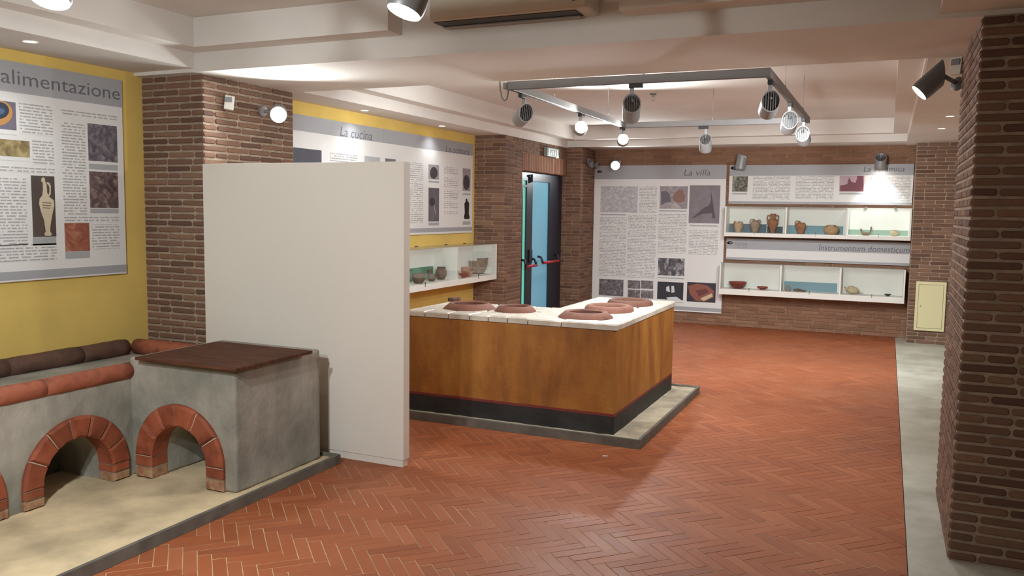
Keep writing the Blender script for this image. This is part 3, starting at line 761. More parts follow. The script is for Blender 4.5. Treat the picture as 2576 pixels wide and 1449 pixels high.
for b in ((110, 362, 312, 570), (-330, 380, 90 - 270, 1200), (188, 585, 320, 740), (-10, 738, 322, 790), (-160, 800, 166, 1205), (-160, 1212, 335, 1292), (358, 402, 690, 482), (358, 484, 506, 760), (366, 760, 512, 1030), (376, 1032, 702, 1074), (538, 1086, 704, 1226)):
    L1.text(B1(*b), .0195)

# kitchen and cooking posters
XPC = XC+.025
zt0, zb0 = atx(1190, 363, XPC).z, atx(1190, 585, XPC).z; yr = atx(1189, 450, XPC).y; ysm = atx(965, 400, XPC).y
K1 = Poster('information_poster', 'poster titled La cucina on the yellow wall, mostly hidden behind the partition', 'L', XPC, (5.66, zt0, 1), (ysm, zb0, 1))
K2 = Poster('information_poster', 'poster titled La cottura on the yellow wall beside the door pillar', 'L', XPC, (ysm+.002, zt0, 1), (yr, zb0, 1))
for K in (K1, K2):
    K.lrect('header_band', -K.w/2, K.w/2, K.loc(1190, 392)[1], K.h, M_BAND); K.lrect('footer_band', -K.w/2, K.w/2, .025, .075, M_BAND)
K1.title('La cucina', (855, 318, 936, 354)); K2.title('La cottura', (1121, 365, 1180, 391))
K1.photo((700, 366, 809, 424), [(62, 60, 72), (74, 70, 82)], 6); K1.photo((917, 392, 956, 430), [(160, 160, 162), (184, 184, 186)], 6)
K2.photo((969, 398, 995, 430), [(96, 92, 96), (122, 118, 120)], 6)
K1.text((830, 384, 899, 470), .0235)
ph = K2.photo((1078, 413, 1104, 452), [(150, 144, 148), (168, 160, 162)], 6, cap=(1078, 454, 1104, 460.5))
DK = plain('print_dark', (72, 64, 68), .6)
def elp(cx, cy, rx, ry, n=20): return [(cx+rx*math.cos(2*PI*i/n), cy+ry*math.sin(2*PI*i/n)) for i in range(n)]
K2.shape(ph, elp(1091, 435, 9.5, 15), DK)
ph = K2.photo((1078, 472, 1104, 557), [(92, 86, 92), (112, 104, 108)], 6, cap=(1078, 560, 1104, 567))
K2.shape(ph, elp(1087, 508, 7, 11), plain('print_grey', (64, 58, 62), .6)); K2.shape(ph, [(1090, 516), (1093, 515), (1097, 540), (1095, 541)], plain('print_light', (150, 144, 146), .6))
ph = K2.photo((1164, 423, 1183, 481), [(146, 138, 142), (166, 158, 160)], 6, cap=(1164, 486, 1183, 491)); K2.shape(ph, elp(1173, 459, 8, 19), DK)
ph = K2.photo((1166, 498, 1182, 553), [(222, 220, 218), (226, 224, 222)], 6, cap=(1164, 557, 1183, 565))
K2.shape(ph, [(1172, 500), (1175, 500), (1176, 506), (1180, 510), (1179, 538), (1181, 545), (1180, 551), (1168, 551), (1167, 544), (1169, 536), (1168, 512), (1171, 507)], plain('print_black', (40, 38, 40), .6))
for b in ((1030, 408, 1064, 521), (1030, 523, 1064, 560), (1117, 418, 1152, 440), (1117, 445, 1152, 472), (1117, 477, 1152, 502), (1117, 506, 1152, 524), (1117, 530, 1152, 541)): K2.text(b, .0235)

# back wall posters
YP = YB-.034
def V5(x, y): return 1460+x/3.45, 380+y/3.45
def B5(a, b, c, d): return V5(a, b)+V5(c, d)
V = Poster('information_poster', 'tall poster titled La villa on the back brick wall', 'B', YP, V5(125, 133), V5(1222, 1412))
V.rect('header_band', B5(100, 128, 1290, 242), M_BAND); V.lrect('footer_band', -V.w/2, V.w/2, .02, .075, M_BAND); V.title('La villa', B5(900, 160, 1128, 212)); V.logo(B5(148, 168, 188, 190))
V.photo(B5(178, 305, 494, 536), [(158, 156, 160), (186, 184, 186), (212, 210, 210)], 22, 1, 5, B5(176, 545, 394, 559))
ph = V.photo(B5(692, 305, 927, 503), [(132, 124, 130), (164, 154, 156), (188, 178, 174)], 7, 1, 6, B5(684, 513, 920, 527))
V.shape(ph, [V5(*q) for q in [(850, 335), (885, 340), (908, 390), (905, 435), (860, 450), (820, 440), (803, 415), (815, 365)]], plain('print_jar', (140, 108, 98), .6)); V.shape(ph, [V5(*q) for q in [(700, 350), (745, 345), (775, 370), (790, 440), (740, 450), (700, 470)]], plain('print_slab', (108, 102, 112), .6))
ph = V.photo(B5(950, 297, 1204, 630), [(118, 108, 116), (140, 130, 136)], 5, .8, 7, B5(948, 641, 1190, 656))
V.shape(ph, [V5(*q) for q in [(1130, 320), (1172, 585), (1140, 580), (1145, 540), (1060, 545), (960, 590), (1075, 490), (1118, 470), (1135, 420)]], plain('print_shade', (88, 78, 84), .6))
V.photo(B5(676, 926, 900, 1087), [(52, 50, 58), (96, 92, 98), (206, 204, 206)], 8, 1.8, 8, B5(672, 1093, 900, 1113))
V.photo(B5(164, 1108, 371, 1262), [(62, 58, 66), (110, 104, 110), (150, 144, 146)], 12, 1.6, 9, B5(164, 1270, 371, 1288))
for i, (a, b) in enumerate(((412, 1120), (525, 1122), (412, 1200), (525, 1206))): V.photo(B5(a, b, a+106, b+76), [(74, 68, 74), (120, 112, 114), (168, 160, 158)], 14, 1, 10+i)
ph = V.photo(B5(670, 1132, 891, 1296), [(42, 42, 50), (52, 52, 60)], 6, cap=B5(670, 1302, 891, 1320))
for q in ([(745, 1180), (770, 1168), (778, 1225), (745, 1215)], [(790, 1172), (812, 1170), (818, 1225), (790, 1230)], [(745, 1270), (835, 1265), (880, 1296), (765, 1296)]): V.shape(ph, [V5(*k) for k in q], plain('print_pale', (214, 216, 222), .6))
ph = V.photo(B5(928, 1136, 1171, 1318), [(40, 38, 48), (54, 50, 60)], 6, cap=B5(926, 1322, 1168, 1336))
V.shape(ph, [V5(*q) for q in [(935, 1170), (1010, 1150), (1100, 1165), (1160, 1215), (1155, 1270), (1080, 1305), (1000, 1300), (950, 1240)]], plain('print_model', (140, 84, 70), .6)); V.shape(ph, [V5(*q) for q in [(1040, 1280), (1140, 1235), (1150, 1262), (1070, 1302)]], plain('print_sand', (206, 184, 150), .6), lift=3); V.shape(ph, [V5(*q) for q in [(1000, 1210), (1090, 1195), (1115, 1225), (1030, 1262)]], plain('print_maroon', (104, 56, 52), .6), lift=3)
for b in ((513, 308, 660, 536), (170, 572, 390, 1090), (414, 552, 645, 1108), (680, 542, 915, 895), (944, 680, 1190, 910)): V.text(B5(*b), .0235)
def V6(x, y): return 1800+x/3.15, 340+y/3.15
def B6(a, b, c, d): return V6(a, b)+V6(c, d)
Cz = Poster('information_poster', 'wide poster titled La ceramica above the upper display shelf', 'B', YP, V6(113, 240), V6(1556, 556))
Cz.rect('header_band', B6(60, 240, 1600, 317), M_BAND); Cz.lrect('footer_band', -Cz.w/2, Cz.w/2, .005, .035, M_BAND); Cz.title('La ceramica', B6(1175, 247, 1497, 288)); Cz.logo(B6(122, 248, 165, 273))
Cz.photo(B6(136, 326, 252, 448), [(34, 36, 40), (96, 92, 78), (170, 166, 150)], 12, 2.5, 20, B6(133, 458, 250, 470))
ph = Cz.photo(B6(985, 321, 1174, 448), [(176, 148, 160), (190, 160, 168)], 5, cap=B6(982, 455, 1170, 470))
Cz.shape(ph, [V6(*q) for q in [(987, 446), (987, 400), (1045, 388), (1048, 362), (1062, 335), (1076, 370), (1110, 378), (1122, 340), (1122, 322), (1172, 322), (1172, 446)]], plain('print_plum', (116, 60, 72), .6))
for b in ((300, 327, 586, 512), (638, 327, 932, 508), (1225, 322, 1540, 528)): Cz.text(B6(*b), .021)
Iz = Poster('information_poster', 'narrow poster titled Instrumentum domesticum between the two display shelves', 'B', YP, V6(88, 822), V6(1537, 1036))
Iz.rect('header_band', B6(60, 815, 1600, 946), M_BAND); Iz.lrect('footer_band', -Iz.w/2, Iz.w/2, .004, .034, M_BAND); Iz.title('Instrumentum domesticum', B6(820, 866, 1537, 934)); Iz.logo(B6(92, 840, 136, 866)); Iz.rect('text_block', B6(148, 848, 250, 895), text_mat(.0195, (120, 118, 122), (164, 164, 168)), 2)

# ------------------------------------------------------------------ cooking bench (masonry oven)
XBF, YBF, XBR = -4.16, 3.65, -3.345            # bench face, block face, block right side
def arch_poly(u0, u1, ztop, arches, n=14):
    """outline of a wall u0..u1, 0..ztop with arched openings (centre, radius, springing)"""
    P = [(u1, 0), (u1, ztop), (u0, ztop), (u0, 0)]
    for (c, r, zs) in sorted(arches):
        P.append((c-r, 0)); P += [(c-r*math.cos(PI*i/n), zs+r*math.sin(PI*i/n)) for i in range(n+1)]; P.append((c+r, 0))
    return P
oven = thing('cooking_bench', 'grey plastered cooking bench with red brick arches', 'oven', (-4.2, 3.0, .04))
O = Vector((-4.2, 3.0, .04))
def oven_part(name, me, mat, parent=oven, off=True):
    if off:
        for v in me.vertices: v.co -= O
    return ob(name, me, mat, parent)
A1, A0 = (3.265, .225, .142), (2.49, .225, .142); AB = (-3.77, .215, .175)
me = prism(arch_poly(1.95, YBF+.02, .64, [A0, A1]), lambda a, b, d: (d, a, b+.04 if b == 0 else b), -4.62, XBF)
oven_part('bench_front', me, M_PLASTER)
oven_part('bench_core', MB().box(XL+.03, -4.615, 1.95, 4.46, .04, .615).me(), M_PLASTER)
oven_part('arch_shade_panel', MB().box(-4.613, -4.600, 2.1, 3.55, .04, .42).me(), M_ARCH_SHADE)  # thin dark sheet, painted-in shade at the back of the bench arches
oven_part('bench_corner', MB().box(-4.615, XBF-.012, YBF+.02, 4.46, .04, .615).me(), M_PLASTER)
me = prism(arch_poly(XBF-.012, XBR, .768, [AB]), lambda a, b, d: (a, d, b+.04 if b == 0 else b), YBF, 4.44)
bevel_sharp(me, .016, 3); oven_part('block', me, M_PLASTER)
oven_part('oven_back', MB().box(AB[0]-.25, AB[0]+.25, 4.06, 4.40, .04, .43).me(), M_ARCH_SHADE)  # tunnel end in the darker colour that stands for shade
def voussoir(frame, c, zs, r0, r1, t0, t1, d0, d1):
    """ring stone between angles t0..t1; frame(u, z, d) with d growing out of the face"""
    n = 5; P = []
    for i in range(n+1): t = t0+(t1-t0)*i/n; P.append((c-r1*math.cos(t), zs+r1*math.sin(t)))
    for i in range(n, -1, -1): t = t0+(t1-t0)*i/n; P.append((c-r0*math.cos(t), zs+r0*math.sin(t)))
    return ring_piece(frame, P, d0, d1)
def ring_piece(frame, P, d0, d1):
    cu, cz = sum(p[0] for p in P)/len(P), sum(p[1] for p in P)/len(P); k = .016
    def ins(p):
        du, dz = p[0]-cu, p[1]-cz; L = math.hypot(du, dz); s = max(0, L-k)/L; return (cu+du*s, cz+dz*s)
    n = len(P); V = [frame(a, b, d0) for a, b in P]+[frame(a, b, d1-.014) for a, b in P]+[frame(*ins(p), d1) for p in P]
    tris = tessellate_polygon([[Vector((a, b, 0)) for a, b in P]])
    f = [(i, (i+1) % n, (i+1) % n+n, i+n) for i in range(n)]+[(i+n, (i+1) % n+n, (i+1) % n+2*n, i+2*n) for i in range(n)]
    f += [tuple(i+2*n for i in t) for t in tris]+[tuple(t) for t in tris]
    return fixn(mesh('arch_brick', V, f))
def arch_ring(frame, c, zs, r0, r1, cuts, legs, name='arch'):
    g = .004
    root = None
    for i in range(len(cuts)-1):
        oven_part('arch_brick', voussoir(frame, c, zs, r0, r1, cuts[i]+g/r1, cuts[i+1]-g/r1, -.10, .03), M_TERRA)
    for sgn in (-1, 1):
        z1 = zs
        for k, z0 in enumerate(legs):
            P = [(c+sgn*r0, z0+.004), (c+sgn*r1, z0+.004), (c+sgn*r1, z1-.003), (c+sgn*r0, z1-.003)]
            if sgn < 0: P.reverse()
            oven_part('arch_brick', ring_piece(frame, P, -.10, .03), M_TERRAP if z0 < .05 else M_TERRA); z1 = z0
    # lime mortar bed that shows in the joints
    n = 20; P = [(c-(r1-.006)*math.cos(PI*i/n), zs+(r1-.006)*math.sin(PI*i/n)) for i in range(n+1)]+[(c+r1-.006, .045), (c+r0+.006, .045)]+[(c+(r0+.006)*math.cos(PI*i/n), zs+(r0+.006)*math.sin(PI*i/n)) for i in range(n+1)]+[(c-r0-.006, .045), (c-r1+.006, .045)]
    oven_part('joint_mortar', prism(P, frame, -.09, .014), M_MORTL)
FB = lambda u, z, d: (XBF+d, u, z)              # bench face looks to +x
FK = lambda u, z, d: (u, YBF-d, z)              # block face looks to -y
cu7 = [0, .50, .98, 1.42, 1.82, 2.22, 2.66, PI]
arch_ring(FB, A1[0], A1[2], .222, .345, cu7, (.095, .04)); arch_ring(FB, A0[0], A0[2], .222, .345, cu7, (.095, .04))
arch_ring(FK, AB[0], AB[2], .212, .345, [0, .62, 1.08, 1.48, 2.02, 2.58, PI], (.11, .04))
def halfroll(p0, p1, r, mat, name, n=12, seg=6):
    p0, p1 = Vector(p0), Vector(p1); d = (p1-p0).normalized(); a = Vector((0, 0, 1)); b = d.cross(a); rg = random.Random(int(p0.y*100)); V, f = [], []
    for s in range(seg+1):
        c = p0+(p1-p0)*(s/seg); rr = r*(1+rg.uniform(-.03, .03)) * (.975 if s in (0, seg) else 1)
        for k in range(n): t = 2*PI*k/n; V.append(c+a*(rr*math.cos(t))+b*(rr*math.sin(t)))
    for s in range(seg):
        for k in range(n): q = (k+1) % n; f.append((s*n+k, s*n+q, (s+1)*n+q, (s+1)*n+k))
    f.append(tuple(range(n))); f.append(tuple(seg*n+k for k in range(n)))
    return oven_part(name, fixn(mesh(name, V, f, True)), mat)
XRM, ZRM = -4.18, .684
for (a, b) in ((1.95, 2.42), (2.425, 2.80), (2.805, 3.075), (3.082, 3.66)): halfroll((XRM, a, ZRM), (XRM, b, ZRM), .052, M_TERRAM, 'edge_tile')
for (a, b) in ((1.95, 2.75), (2.755, 3.42), (3.425, 3.95), (3.955, 4.33)): halfroll((XL+.10, a, .665), (XL+.10, b, .665), .062, M_TERRAD, 'wall_tile')
halfroll((XL+.14, 4.40, .665), (-4.20, 4.40, .665), .06, M_TERRAM, 'wall_tile')
bd = box('wooden_board', (-4.05, -3.275, 3.585, 4.27, .770, .790), M_WOOD, None, .004); tag(bd, 'dark brown wooden board on top of the cooking bench', 'board')

def tray(name, label, x0, x1, y0, y1, h, bed, bedmat, t=.022):
    cx, cy = (x0+x1)/2, (y0+y1)/2; r = thing(name, label, 'tray', (cx, cy, 0)); a, b = (x1-x0)/2, (y1-y0)/2
    box('rim', (-a, a, -b, -b+t, 0, h), M_TRAY, r, .002); box('rim', (-a, a, b-t, b, 0, h), M_TRAY, r, .002)
    box('rim', (-a, -a+t, -b+t, b-t, 0, h), M_TRAY, r, .002); box('rim', (a-t, a, -b+t, b-t, 0, h), M_TRAY, r, .002)
    nx, ny = 40, 40; V = []; rg = random.Random(3)
    for j in range(ny+1):
        for i in range(nx+1): V.append((-a+t+(2*a-2*t)*i/nx, -b+t+(2*b-2*t)*j/ny, bed+rg.uniform(-.003, .003)))
    f = [(j*(nx+1)+i, j*(nx+1)+i+1, (j+1)*(nx+1)+i+1, (j+1)*(nx+1)+i) for j in range(ny) for i in range(nx)]
    ob('sand_bed', mesh('sand_bed', V, f, True), bedmat, r)
    return r
tray('base_tray', 'grey rimmed tray of pale sand under the cooking bench', XL+.02, -3.235, 1.85, 4.505, .064, .04, M_SAND)
tray('base_tray', 'grey rimmed cement tray under the painted counter', -3.75, -1.535, 5.73, 7.82, .068, .052, M_CEMENT)

# ------------------------------------------------------------------ painted counter with jar openings
CX0, CX1, CY0, CY1, CXI, CYI = -3.54, -1.765, 5.835, 7.66, -2.50, 6.63
CO = Vector((CX1, CY0, .035))
ct = thing('painted_counter', 'L shaped ochre painted counter with white stone top and sunken jars', 'counter', CO)
Lp = [(CX0, CY0), (CX1, CY0), (CX1, CY1), (CXI, CY1), (CXI, CYI), (CX0, CYI)]
me = prism(Lp, lambda a, b, d: (a-CO.x, b-CO.y, d-CO.z), .035, .826); bevel(me, .012, 2); ob('body', me, M_COUNTER, ct)
Lq = [(CX0-.008, CY0-.008), (CX1+.008, CY0-.008), (CX1+.008, CY1+.008), (CXI-.008, CY1+.008), (CXI-.008, CYI+.008), (CX0-.008, CYI+.008)]
ob('joint_bed', prism([(a*1, b*1) for a, b in [(CX0+.004, CY0+.004), (CX1-.004, CY0+.004), (CX1-.004, CY1-.004), (CXI+.004, CY1-.004), (CXI+.004, CYI-.004), (CX0+.004, CYI-.004)]], lambda a, b, d: (a-CO.x, b-CO.y, d-CO.z), .824, .860), M_GROUTG, ct)
rg = random.Random(12)
def voronoi(x0, x1, y0, y1, sites):
    out = []
    for i, s in enumerate(sites):
        P = [(x0, y0), (x1, y0), (x1, y1), (x0, y1)]
        for j, q in enumerate(sites):
            if j == i: continue
            a, b = q[0]-s[0], q[1]-s[1]; P = clip(P, a, b, (q[0]**2+q[1]**2-s[0]**2-s[1]**2)/2)
            if len(P) < 3: break
        if len(P) >= 3: out.append(P)
    return out
def shrink(P, g):
    n = len(P); cx, cy = sum(p[0] for p in P)/n, sum(p[1] for p in P)/n; Q = P
    for i in range(n):
        a, b = P[i], P[(i+1) % n]; nx_, ny_ = b[1]-a[1], -(b[0]-a[0]); L = math.hypot(nx_, ny_)
        if L < 1e-6: continue
        nx_, ny_ = nx_/L, ny_/L; c = nx_*a[0]+ny_*a[1]
        if nx_*cx+ny_*cy > c: nx_, ny_, c = -nx_, -ny_, -c
        Q = clip(Q, nx_, ny_, c-g)
        if len(Q) < 3: return []
    return Q
def paving(x0, x1, y0, y1, sites):
    for P in voronoi(x0, x1, y0, y1, sites):
        P = shrink(P, .0042)
        if len(P) < 3: continue
        Q = shrink(P, .009)
        if len(Q) != len(P): Q = [(p[0]*.93+sum(q[0] for q in P)/len(P)*.07, p[1]*.93+sum(q[1] for q in P)/len(P)*.07) for p in P]
        n = len(P); h = .872+rg.uniform(-.003, .003); tl = rg.uniform(-.004, .004)
        V = [(a-CO.x, b-CO.y, .828-CO.z) for a, b in P]+[(a-CO.x, b-CO.y, h-.009-CO.z) for a, b in P]+[(a-CO.x, b-CO.y, h-CO.z+tl*(a-P[0][0])*4) for a, b in Q]
        f = [(i, (i+1) % n, (i+1) % n+n, i+n) for i in range(n)]+[(i+n, (i+1) % n+n, (i+1) % n+2*n, i+2*n) for i in range(n)]+[tuple(range(2*n, 3*n)), tuple(range(n-1, -1, -1))]
        ob('paving_stone', fixn(mesh('paving_stone', V, f)), M_STONE, ct)
E0 = .012
jx = [atz(px, 790, .86).x for px in (1047, 1134, 1210, 1258, 1316, 1380, 1446)]; jx = [CX0-E0]+jx+[CX1+E0]
jx = sorted(jx)
sites = [((jx[i]+jx[i+1])/2, CY0+.09+rg.uniform(-.01, .01)) for i in range(len(jx)-1)]
sites += [(CX0+.10+i*.21+rg.uniform(-.05, .05), CY0+.30+rg.uniform(-.05, .05)) for i in range(8)]+[(CX0+.15+i*.24+rg.uniform(-.05, .05), CY0+.55+rg.uniform(-.05, .05)) for i in range(7)]
paving(CX0-E0, CX1+E0, CY0-E0, CYI, sites)
sites = [(CX1-.09+rg.uniform(-.01, .01), CYI+.08+i*.175+rg.uniform(-.02, .02)) for i in range(6)]+[(CX1-.32+rg.uniform(-.05, .05), CYI+.10+i*.24+rg.uniform(-.04, .04)) for i in range(5)]+[(CXI+.14+rg.uniform(-.03, .03), CYI+.14+i*.26+rg.uniform(-.04, .04)) for i in range(4)]
paving(CXI-E0, CX1+E0, CYI, CY1+E0, sites)
JARS = []
def shifted_(me, r_):
    n = len(me.vertices)//2; b = bmesh.new(); b.from_mesh(me); b.verts.ensure_lookup_table(); b.faces.new([b.verts[i] for i in range(n, 2*n)])
    bmesh.ops.recalc_face_normals(b, faces=b.faces); b.to_mesh(me); b.free(); return me
def jar_rim(px, py, w_, flat, n=40):
    c = atz(px, py, .875); a, b = atz(px-w_/2, py, .875), atz(px+w_/2, py, .875); R = (b-a).length/2
    inner = [(.001, -.30), (R*.4, -.28), (R*.68, -.2), (R*.72, -.12), (R*.62, -.03)]
    if flat: prof = inner+[(R*.62, .035), (R*.70, .046), (R*.76, .044), (R*.97, .006), (R*1.0, -.012)]
    else: prof = inner+[(R*.60, .02), (R*.64, .036), (R*.72, .046), (R*.82, .047), (R*.92, .038), (R*.985, .02), (R*1.0, -.012)]
    me = lathe(prof, n, True, cap=False)
    for v in me.vertices:
        t = math.atan2(v.co.y, v.co.x); k = 1+.012*math.sin(3*t+px)+.008*math.sin(7*t); v.co.x *= k; v.co.y *= k
    p = ob('jar_rim', me, M_RIM, ct, (c.x-CO.x, c.y-CO.y, .872-CO.z))
    JARS.append((c.x-CO.x, c.y-CO.y, R*.76))
for a in ((1181, 774, 133, True), (1297, 781, 106, True), (1474, 796, 138, True), (1532, 780, 122, False), (1584, 765, 112, False)): jar_rim(*a)
bpy.context.view_layer.update(); dg = bpy.context.evaluated_depsgraph_get()
cutters = [ob('cutter', shifted_(lathe([(r_, -.40), (r_, .3)], 32, False), r_), None, ct, (a, b, .837)) for a, b, r_ in JARS]
for o in [c for c in ct.children if c.name.split('.')[0] in ('body', 'joint_bed', 'paving_stone')]:
    xs = [v.co.x for v in o.data.vertices]; ys = [v.co.y for v in o.data.vertices]; hit = False
    for (a, b, r_), cu_ in zip(JARS, cutters):
        if min(xs) < a+r_ and max(xs) > a-r_ and min(ys) < b+r_ and max(ys) > b-r_:
            md = o.modifiers.new('hole', 'BOOLEAN'); md.operation = 'DIFFERENCE'; md.object = cu_; md.solver = 'EXACT'; hit = True
    if hit:
        bpy.context.view_layer.update(); me = bpy.data.meshes.new_from_object(o.evaluated_get(bpy.context.evaluated_depsgraph_get())); o.modifiers.clear(); o.data = me
        if not len(me.vertices): bpy.data.objects.remove(o)
for c in cutters: bpy.data.objects.remove(c)
p = atz(1142, 758, .872)
cy_ = thing('clay_stub', 'small dark clay stub on the back left of the counter top', 'clay piece', (p.x+.02, 6.55, .872))
ob('stub_body', tube([(-.05, 0, .02), (.05, .005, .022)], [.018, .021], 12), M_TERRAD, cy_)
ob('stub_lip', tube([(.045, .005, .022), (.058, .005, .022)], .024, 12), M_TERRAD, cy_)

# ------------------------------------------------------------------ display shelves
M_LOCK = plain('lock_steel', (120, 116, 112), .35, .7)
class Shelf:
    def __init__(s, label, side, wall, front, u0, u1, zb, zf, zt, divs, side_h=1.0):
        s.side, s.front, s.u0 = side, front, u0; s.zf = zf; D = abs(wall-front); s.D = D
        s.t = thing('display_shelf', label, 'display case', (wall, u0, zb) if side == 'L' else (u0, wall, zb), PI/2 if side == 'L' else 0)
        W, H, F = u1-u0, zt-zb, zf-zb; s.W, s.H, s.F = W, H, F; T = .022
        box('base', (0, W, -D, 0, 0, F), M_SHELF, s.t, .003); box('back_panel', (0, W, -.015, 0, F, H), M_SHELF, s.t)
        for a in (0, W-T): box('end_panel', (a, a+T, -D, -.015, F, H), M_SHELF, s.t, .003)
        for d in divs: box('divider', (d-u0-T/2, d-u0+T/2, -D+.012, -.015, F, H-.006), M_SHELF, s.t, .002)
        e = [0]+[d-u0 for d in divs]+[W]
        for i in range(len(e)-1):
            box('glass_front', (e[i]+T/2+.004, e[i+1]-T/2-.004, -D+.001, -D+.006, F+.002, H-.002), M_GLASS, s.t)
            box('glass_top', (e[i]+.004, e[i+1]-.004, -D+.004, -.004, H, H+.006), M_GLASS, s.t)
            c = e[i]+.5*(e[i+1]-e[i]); lk = ob('lock', lathe([(.008, 0), (.008, .012), (.005, .016), (.001, .017)], 12), M_LOCK, s.t, (c, -D+.004, F+.02), (PI/2, 0, 0))
            box('key', (-.003, .003, -.045, -.006, .004, .010), M_LOCK, lk)
            for q in (.28, .74): box('hinge', (e[i]+q*(e[i+1]-e[i])-.02, e[i]+q*(e[i+1]-e[i])+.02, -.03, -.012, H+.006, H+.014), M_LOCK, s.t, .002)
    def strip(s, a, b, h, mat): box('colour_strip', (a-s.u0, b-s.u0, -.0185, -.0155, s.F, s.F+h), mat, s.t)
YF = 12.43
def bx(px, Y=YF): return aty(px, 600, Y).x
zb, zf, zt = aty(2290, 606, YF).z, aty(1973, 588, YF).z, aty(1822, 519, YF).z
zb = (zb+aty(1820, 594, YF).z)/2
S1 = Shelf('upper white glazed display shelf on the back wall with amphorae', 'B', YB-.012, YF, bx(1821), bx(2291), zb, zf, zt, (bx(1975), bx(2129)))
YS = YB-.03
S1.strip(bx(1832, YS), bx(1927, YS), .125, M_NAVY); S1.strip(bx(1928.5, YS), bx(1968, YS), .095, M_SLATE); S1.strip(bx(1982, YS), bx(2120, YS), .118, M_TEAL); S1.strip(bx(2132, YS), bx(2284, YS), .075, M_GREEN)
zb2, zf2, zt2 = (aty(1812, 740, YF).z+aty(2283, 765, YF).z)/2, (aty(1830, 727, YF).z+aty(2119, 741, YF).z)/2, (aty(1815, 661, YF).z+aty(2284, 680, YF).z)/2
S2 = Shelf('lower white glazed display shelf on the back wall with bowls and a shell', 'B', YB-.012, YF, bx(1813), bx(2284), zb2, zf2, zt2, (bx(1968), bx(2119)))
S2.strip(bx(1978, YS), bx(2112, YS), .13, M_TEAL)
XF = XC+.35
ys0 = 7.2; ys1 = atx(1250, 650, XF).y
zc0, zcf, zct = atx(1250, 702, XF).z, atx(1250, 689, XF).z, atx(1250, 614, XF).z
S3 = Shelf('white glazed display shelf on the yellow wall with cooking pots', 'L', XC, XF, ys0, min(ys1, 9.835), zc0, zcf, zct, (atx(1153, 660, XF).y, ))
S3.strip(7.3, atx(1092, 690, XC+.02).y, .15, M_GREEND)

# ------------------------------------------------------------------ pottery
CLAY = terra('pot_clay', [(164, 128, 92), (190, 156, 118), (150, 112, 80)], 14)
CLAYR = terra('pot_red_clay', [(150, 100, 70), (172, 118, 84), (134, 88, 62)], 14)
CLAYG = terra('pot_grey_clay', [(132, 108, 88), (158, 134, 110), (112, 92, 76)], 14)
CLAYP = terra('pot_pale_clay', [(206, 186, 146), (222, 204, 168), (190, 168, 130)], 16)
CLAYB = terra('pot_brown_clay', [(96, 74, 62), (122, 96, 80), (84, 64, 54)], 12)
CLAYS = terra('pot_slip_red', [(140, 62, 50), (160, 74, 58), (120, 52, 44)], 12, .45)
DARKC = terra('pot_black', [(52, 46, 44), (74, 66, 62), (44, 40, 38)], 12)
POT = {'amph': [(.22, 0), (.30, .02), (.36, .10), (.62, .30), (.86, .46), (.92, .54), (.82, .66), (.48, .76), (.40, .82), (.40, .93), (.50, .96), (.50, 1)],
       'jar': [(.50, 0), (.60, .03), (.72, .25), (.92, .55), (1.0, .75), (.92, .90), (.74, .98), (.70, 1)],
       'jug': [(.42, 0), (.50, .03), (.70, .25), (.95, .52), (.98, .66), (.82, .80), (.46, .90), (.42, 1)],
       'ball': [(.45, 0), (.62, .03), (.88, .22), (1.0, .48), (.94, .72), (.70, .90), (.40, .97), (.30, 1)],
       'olla': [(.45, 0), (.60, .04), (.90, .28), (1.0, .50), (.94, .70), (.72, .86), (.66, .92), (.80, 1)],
       'bowl': [(.40, 0), (.42, .10), (.52, .14), (.78, .48), (.98, .90), (1.0, 1)],
       'dish': [(.45, 0), (.45, .28), (.62, .42), (.92, .58), (1.0, .75), (1.0, 1)],
       'deep': [(.42, 0), (.60, .05), (.84, .35), (.98, .72), (.96, .86), (1.0, .92), (1.0, 1)],
       'cup': [(.5, 0), (.62, .08), (.9, .4), (1.0, .7), (.86, .92), (.86, 1)]}
def fine(prof, k=3):
    o = []
    for i in range(len(prof)-1):
        for j in range(k): t = j/k; o.append((prof[i][0]+(prof[i+1][0]-prof[i][0])*t, prof[i][1]+(prof[i+1][1]-prof[i][1])*t))
    return o+[prof[-1]]
def pot(label, kind, px, w_, hpx, Y, z, mat, cut=None, handles=(), cat='pot', side='B', group=None, spin=0, name=None):
    p = aty(px, 600, Y) if side == 'B' else atx(px, 690, Y); d = (p-CP).dot(CF); s = d/F_PX; R, H = w_*s/2, hpx*s
    t = thing(name or 'ancient_'+cat.split()[-1], label, cat, (p.x, p.y, z), 0, group)
    prof = [(a*R, b*H) for a, b in fine(POT[kind])]
    o = ob('vessel', lathe(prof, 40, True, (lambda th: cut(th)*H) if cut else None), mat, t); solid(o, max(.003, R*.07)); o.rotation_euler = (0, 0, spin)
    for hpts in handles: ob('handle', tube([(a*R, 0, b*H) for a, b in hpts], max(.005, R*.10), 8), mat, t)
    return t
hL = [(-.46, .90), (-.80, .92), (-.92, .86), (-.90, .72), (-.78, .64)]; hR = [(-a, b) for a, b in hL]
g1 = 'ancient vessels on the upper back shelf'; YQ = 12.585
pot('broken beige jar with ragged rim at the left end of the upper shelf', 'jar', 1856, 24, 30, YQ, zf, CLAY, lambda t: .99 if 2.6 < t < 3.9 else (.93 if math.sin(t*5) > .2 else .84), cat='jar', group=g1)
pot('broken two handled beige amphora left of the tall amphora', 'jug', 1898.5, 25, 35, YQ, zf, CLAYG, lambda t: 1.1 if 2.2 < t < 4.2 else .9, ([(-.44, .94), (-.82, .97), (-1.0, .9), (-1.02, .74)], [(.5, .88), (.85, .93), (1.0, .85), (1.02, .72)]), 'amphora', group=g1)
pot('tall reddish amphora with two handles, the tallest on the shelf', 'amph', 1942.5, 30, 49, YQ, zf, CLAYR, None, (hL, hR), 'amphora', group=g1)
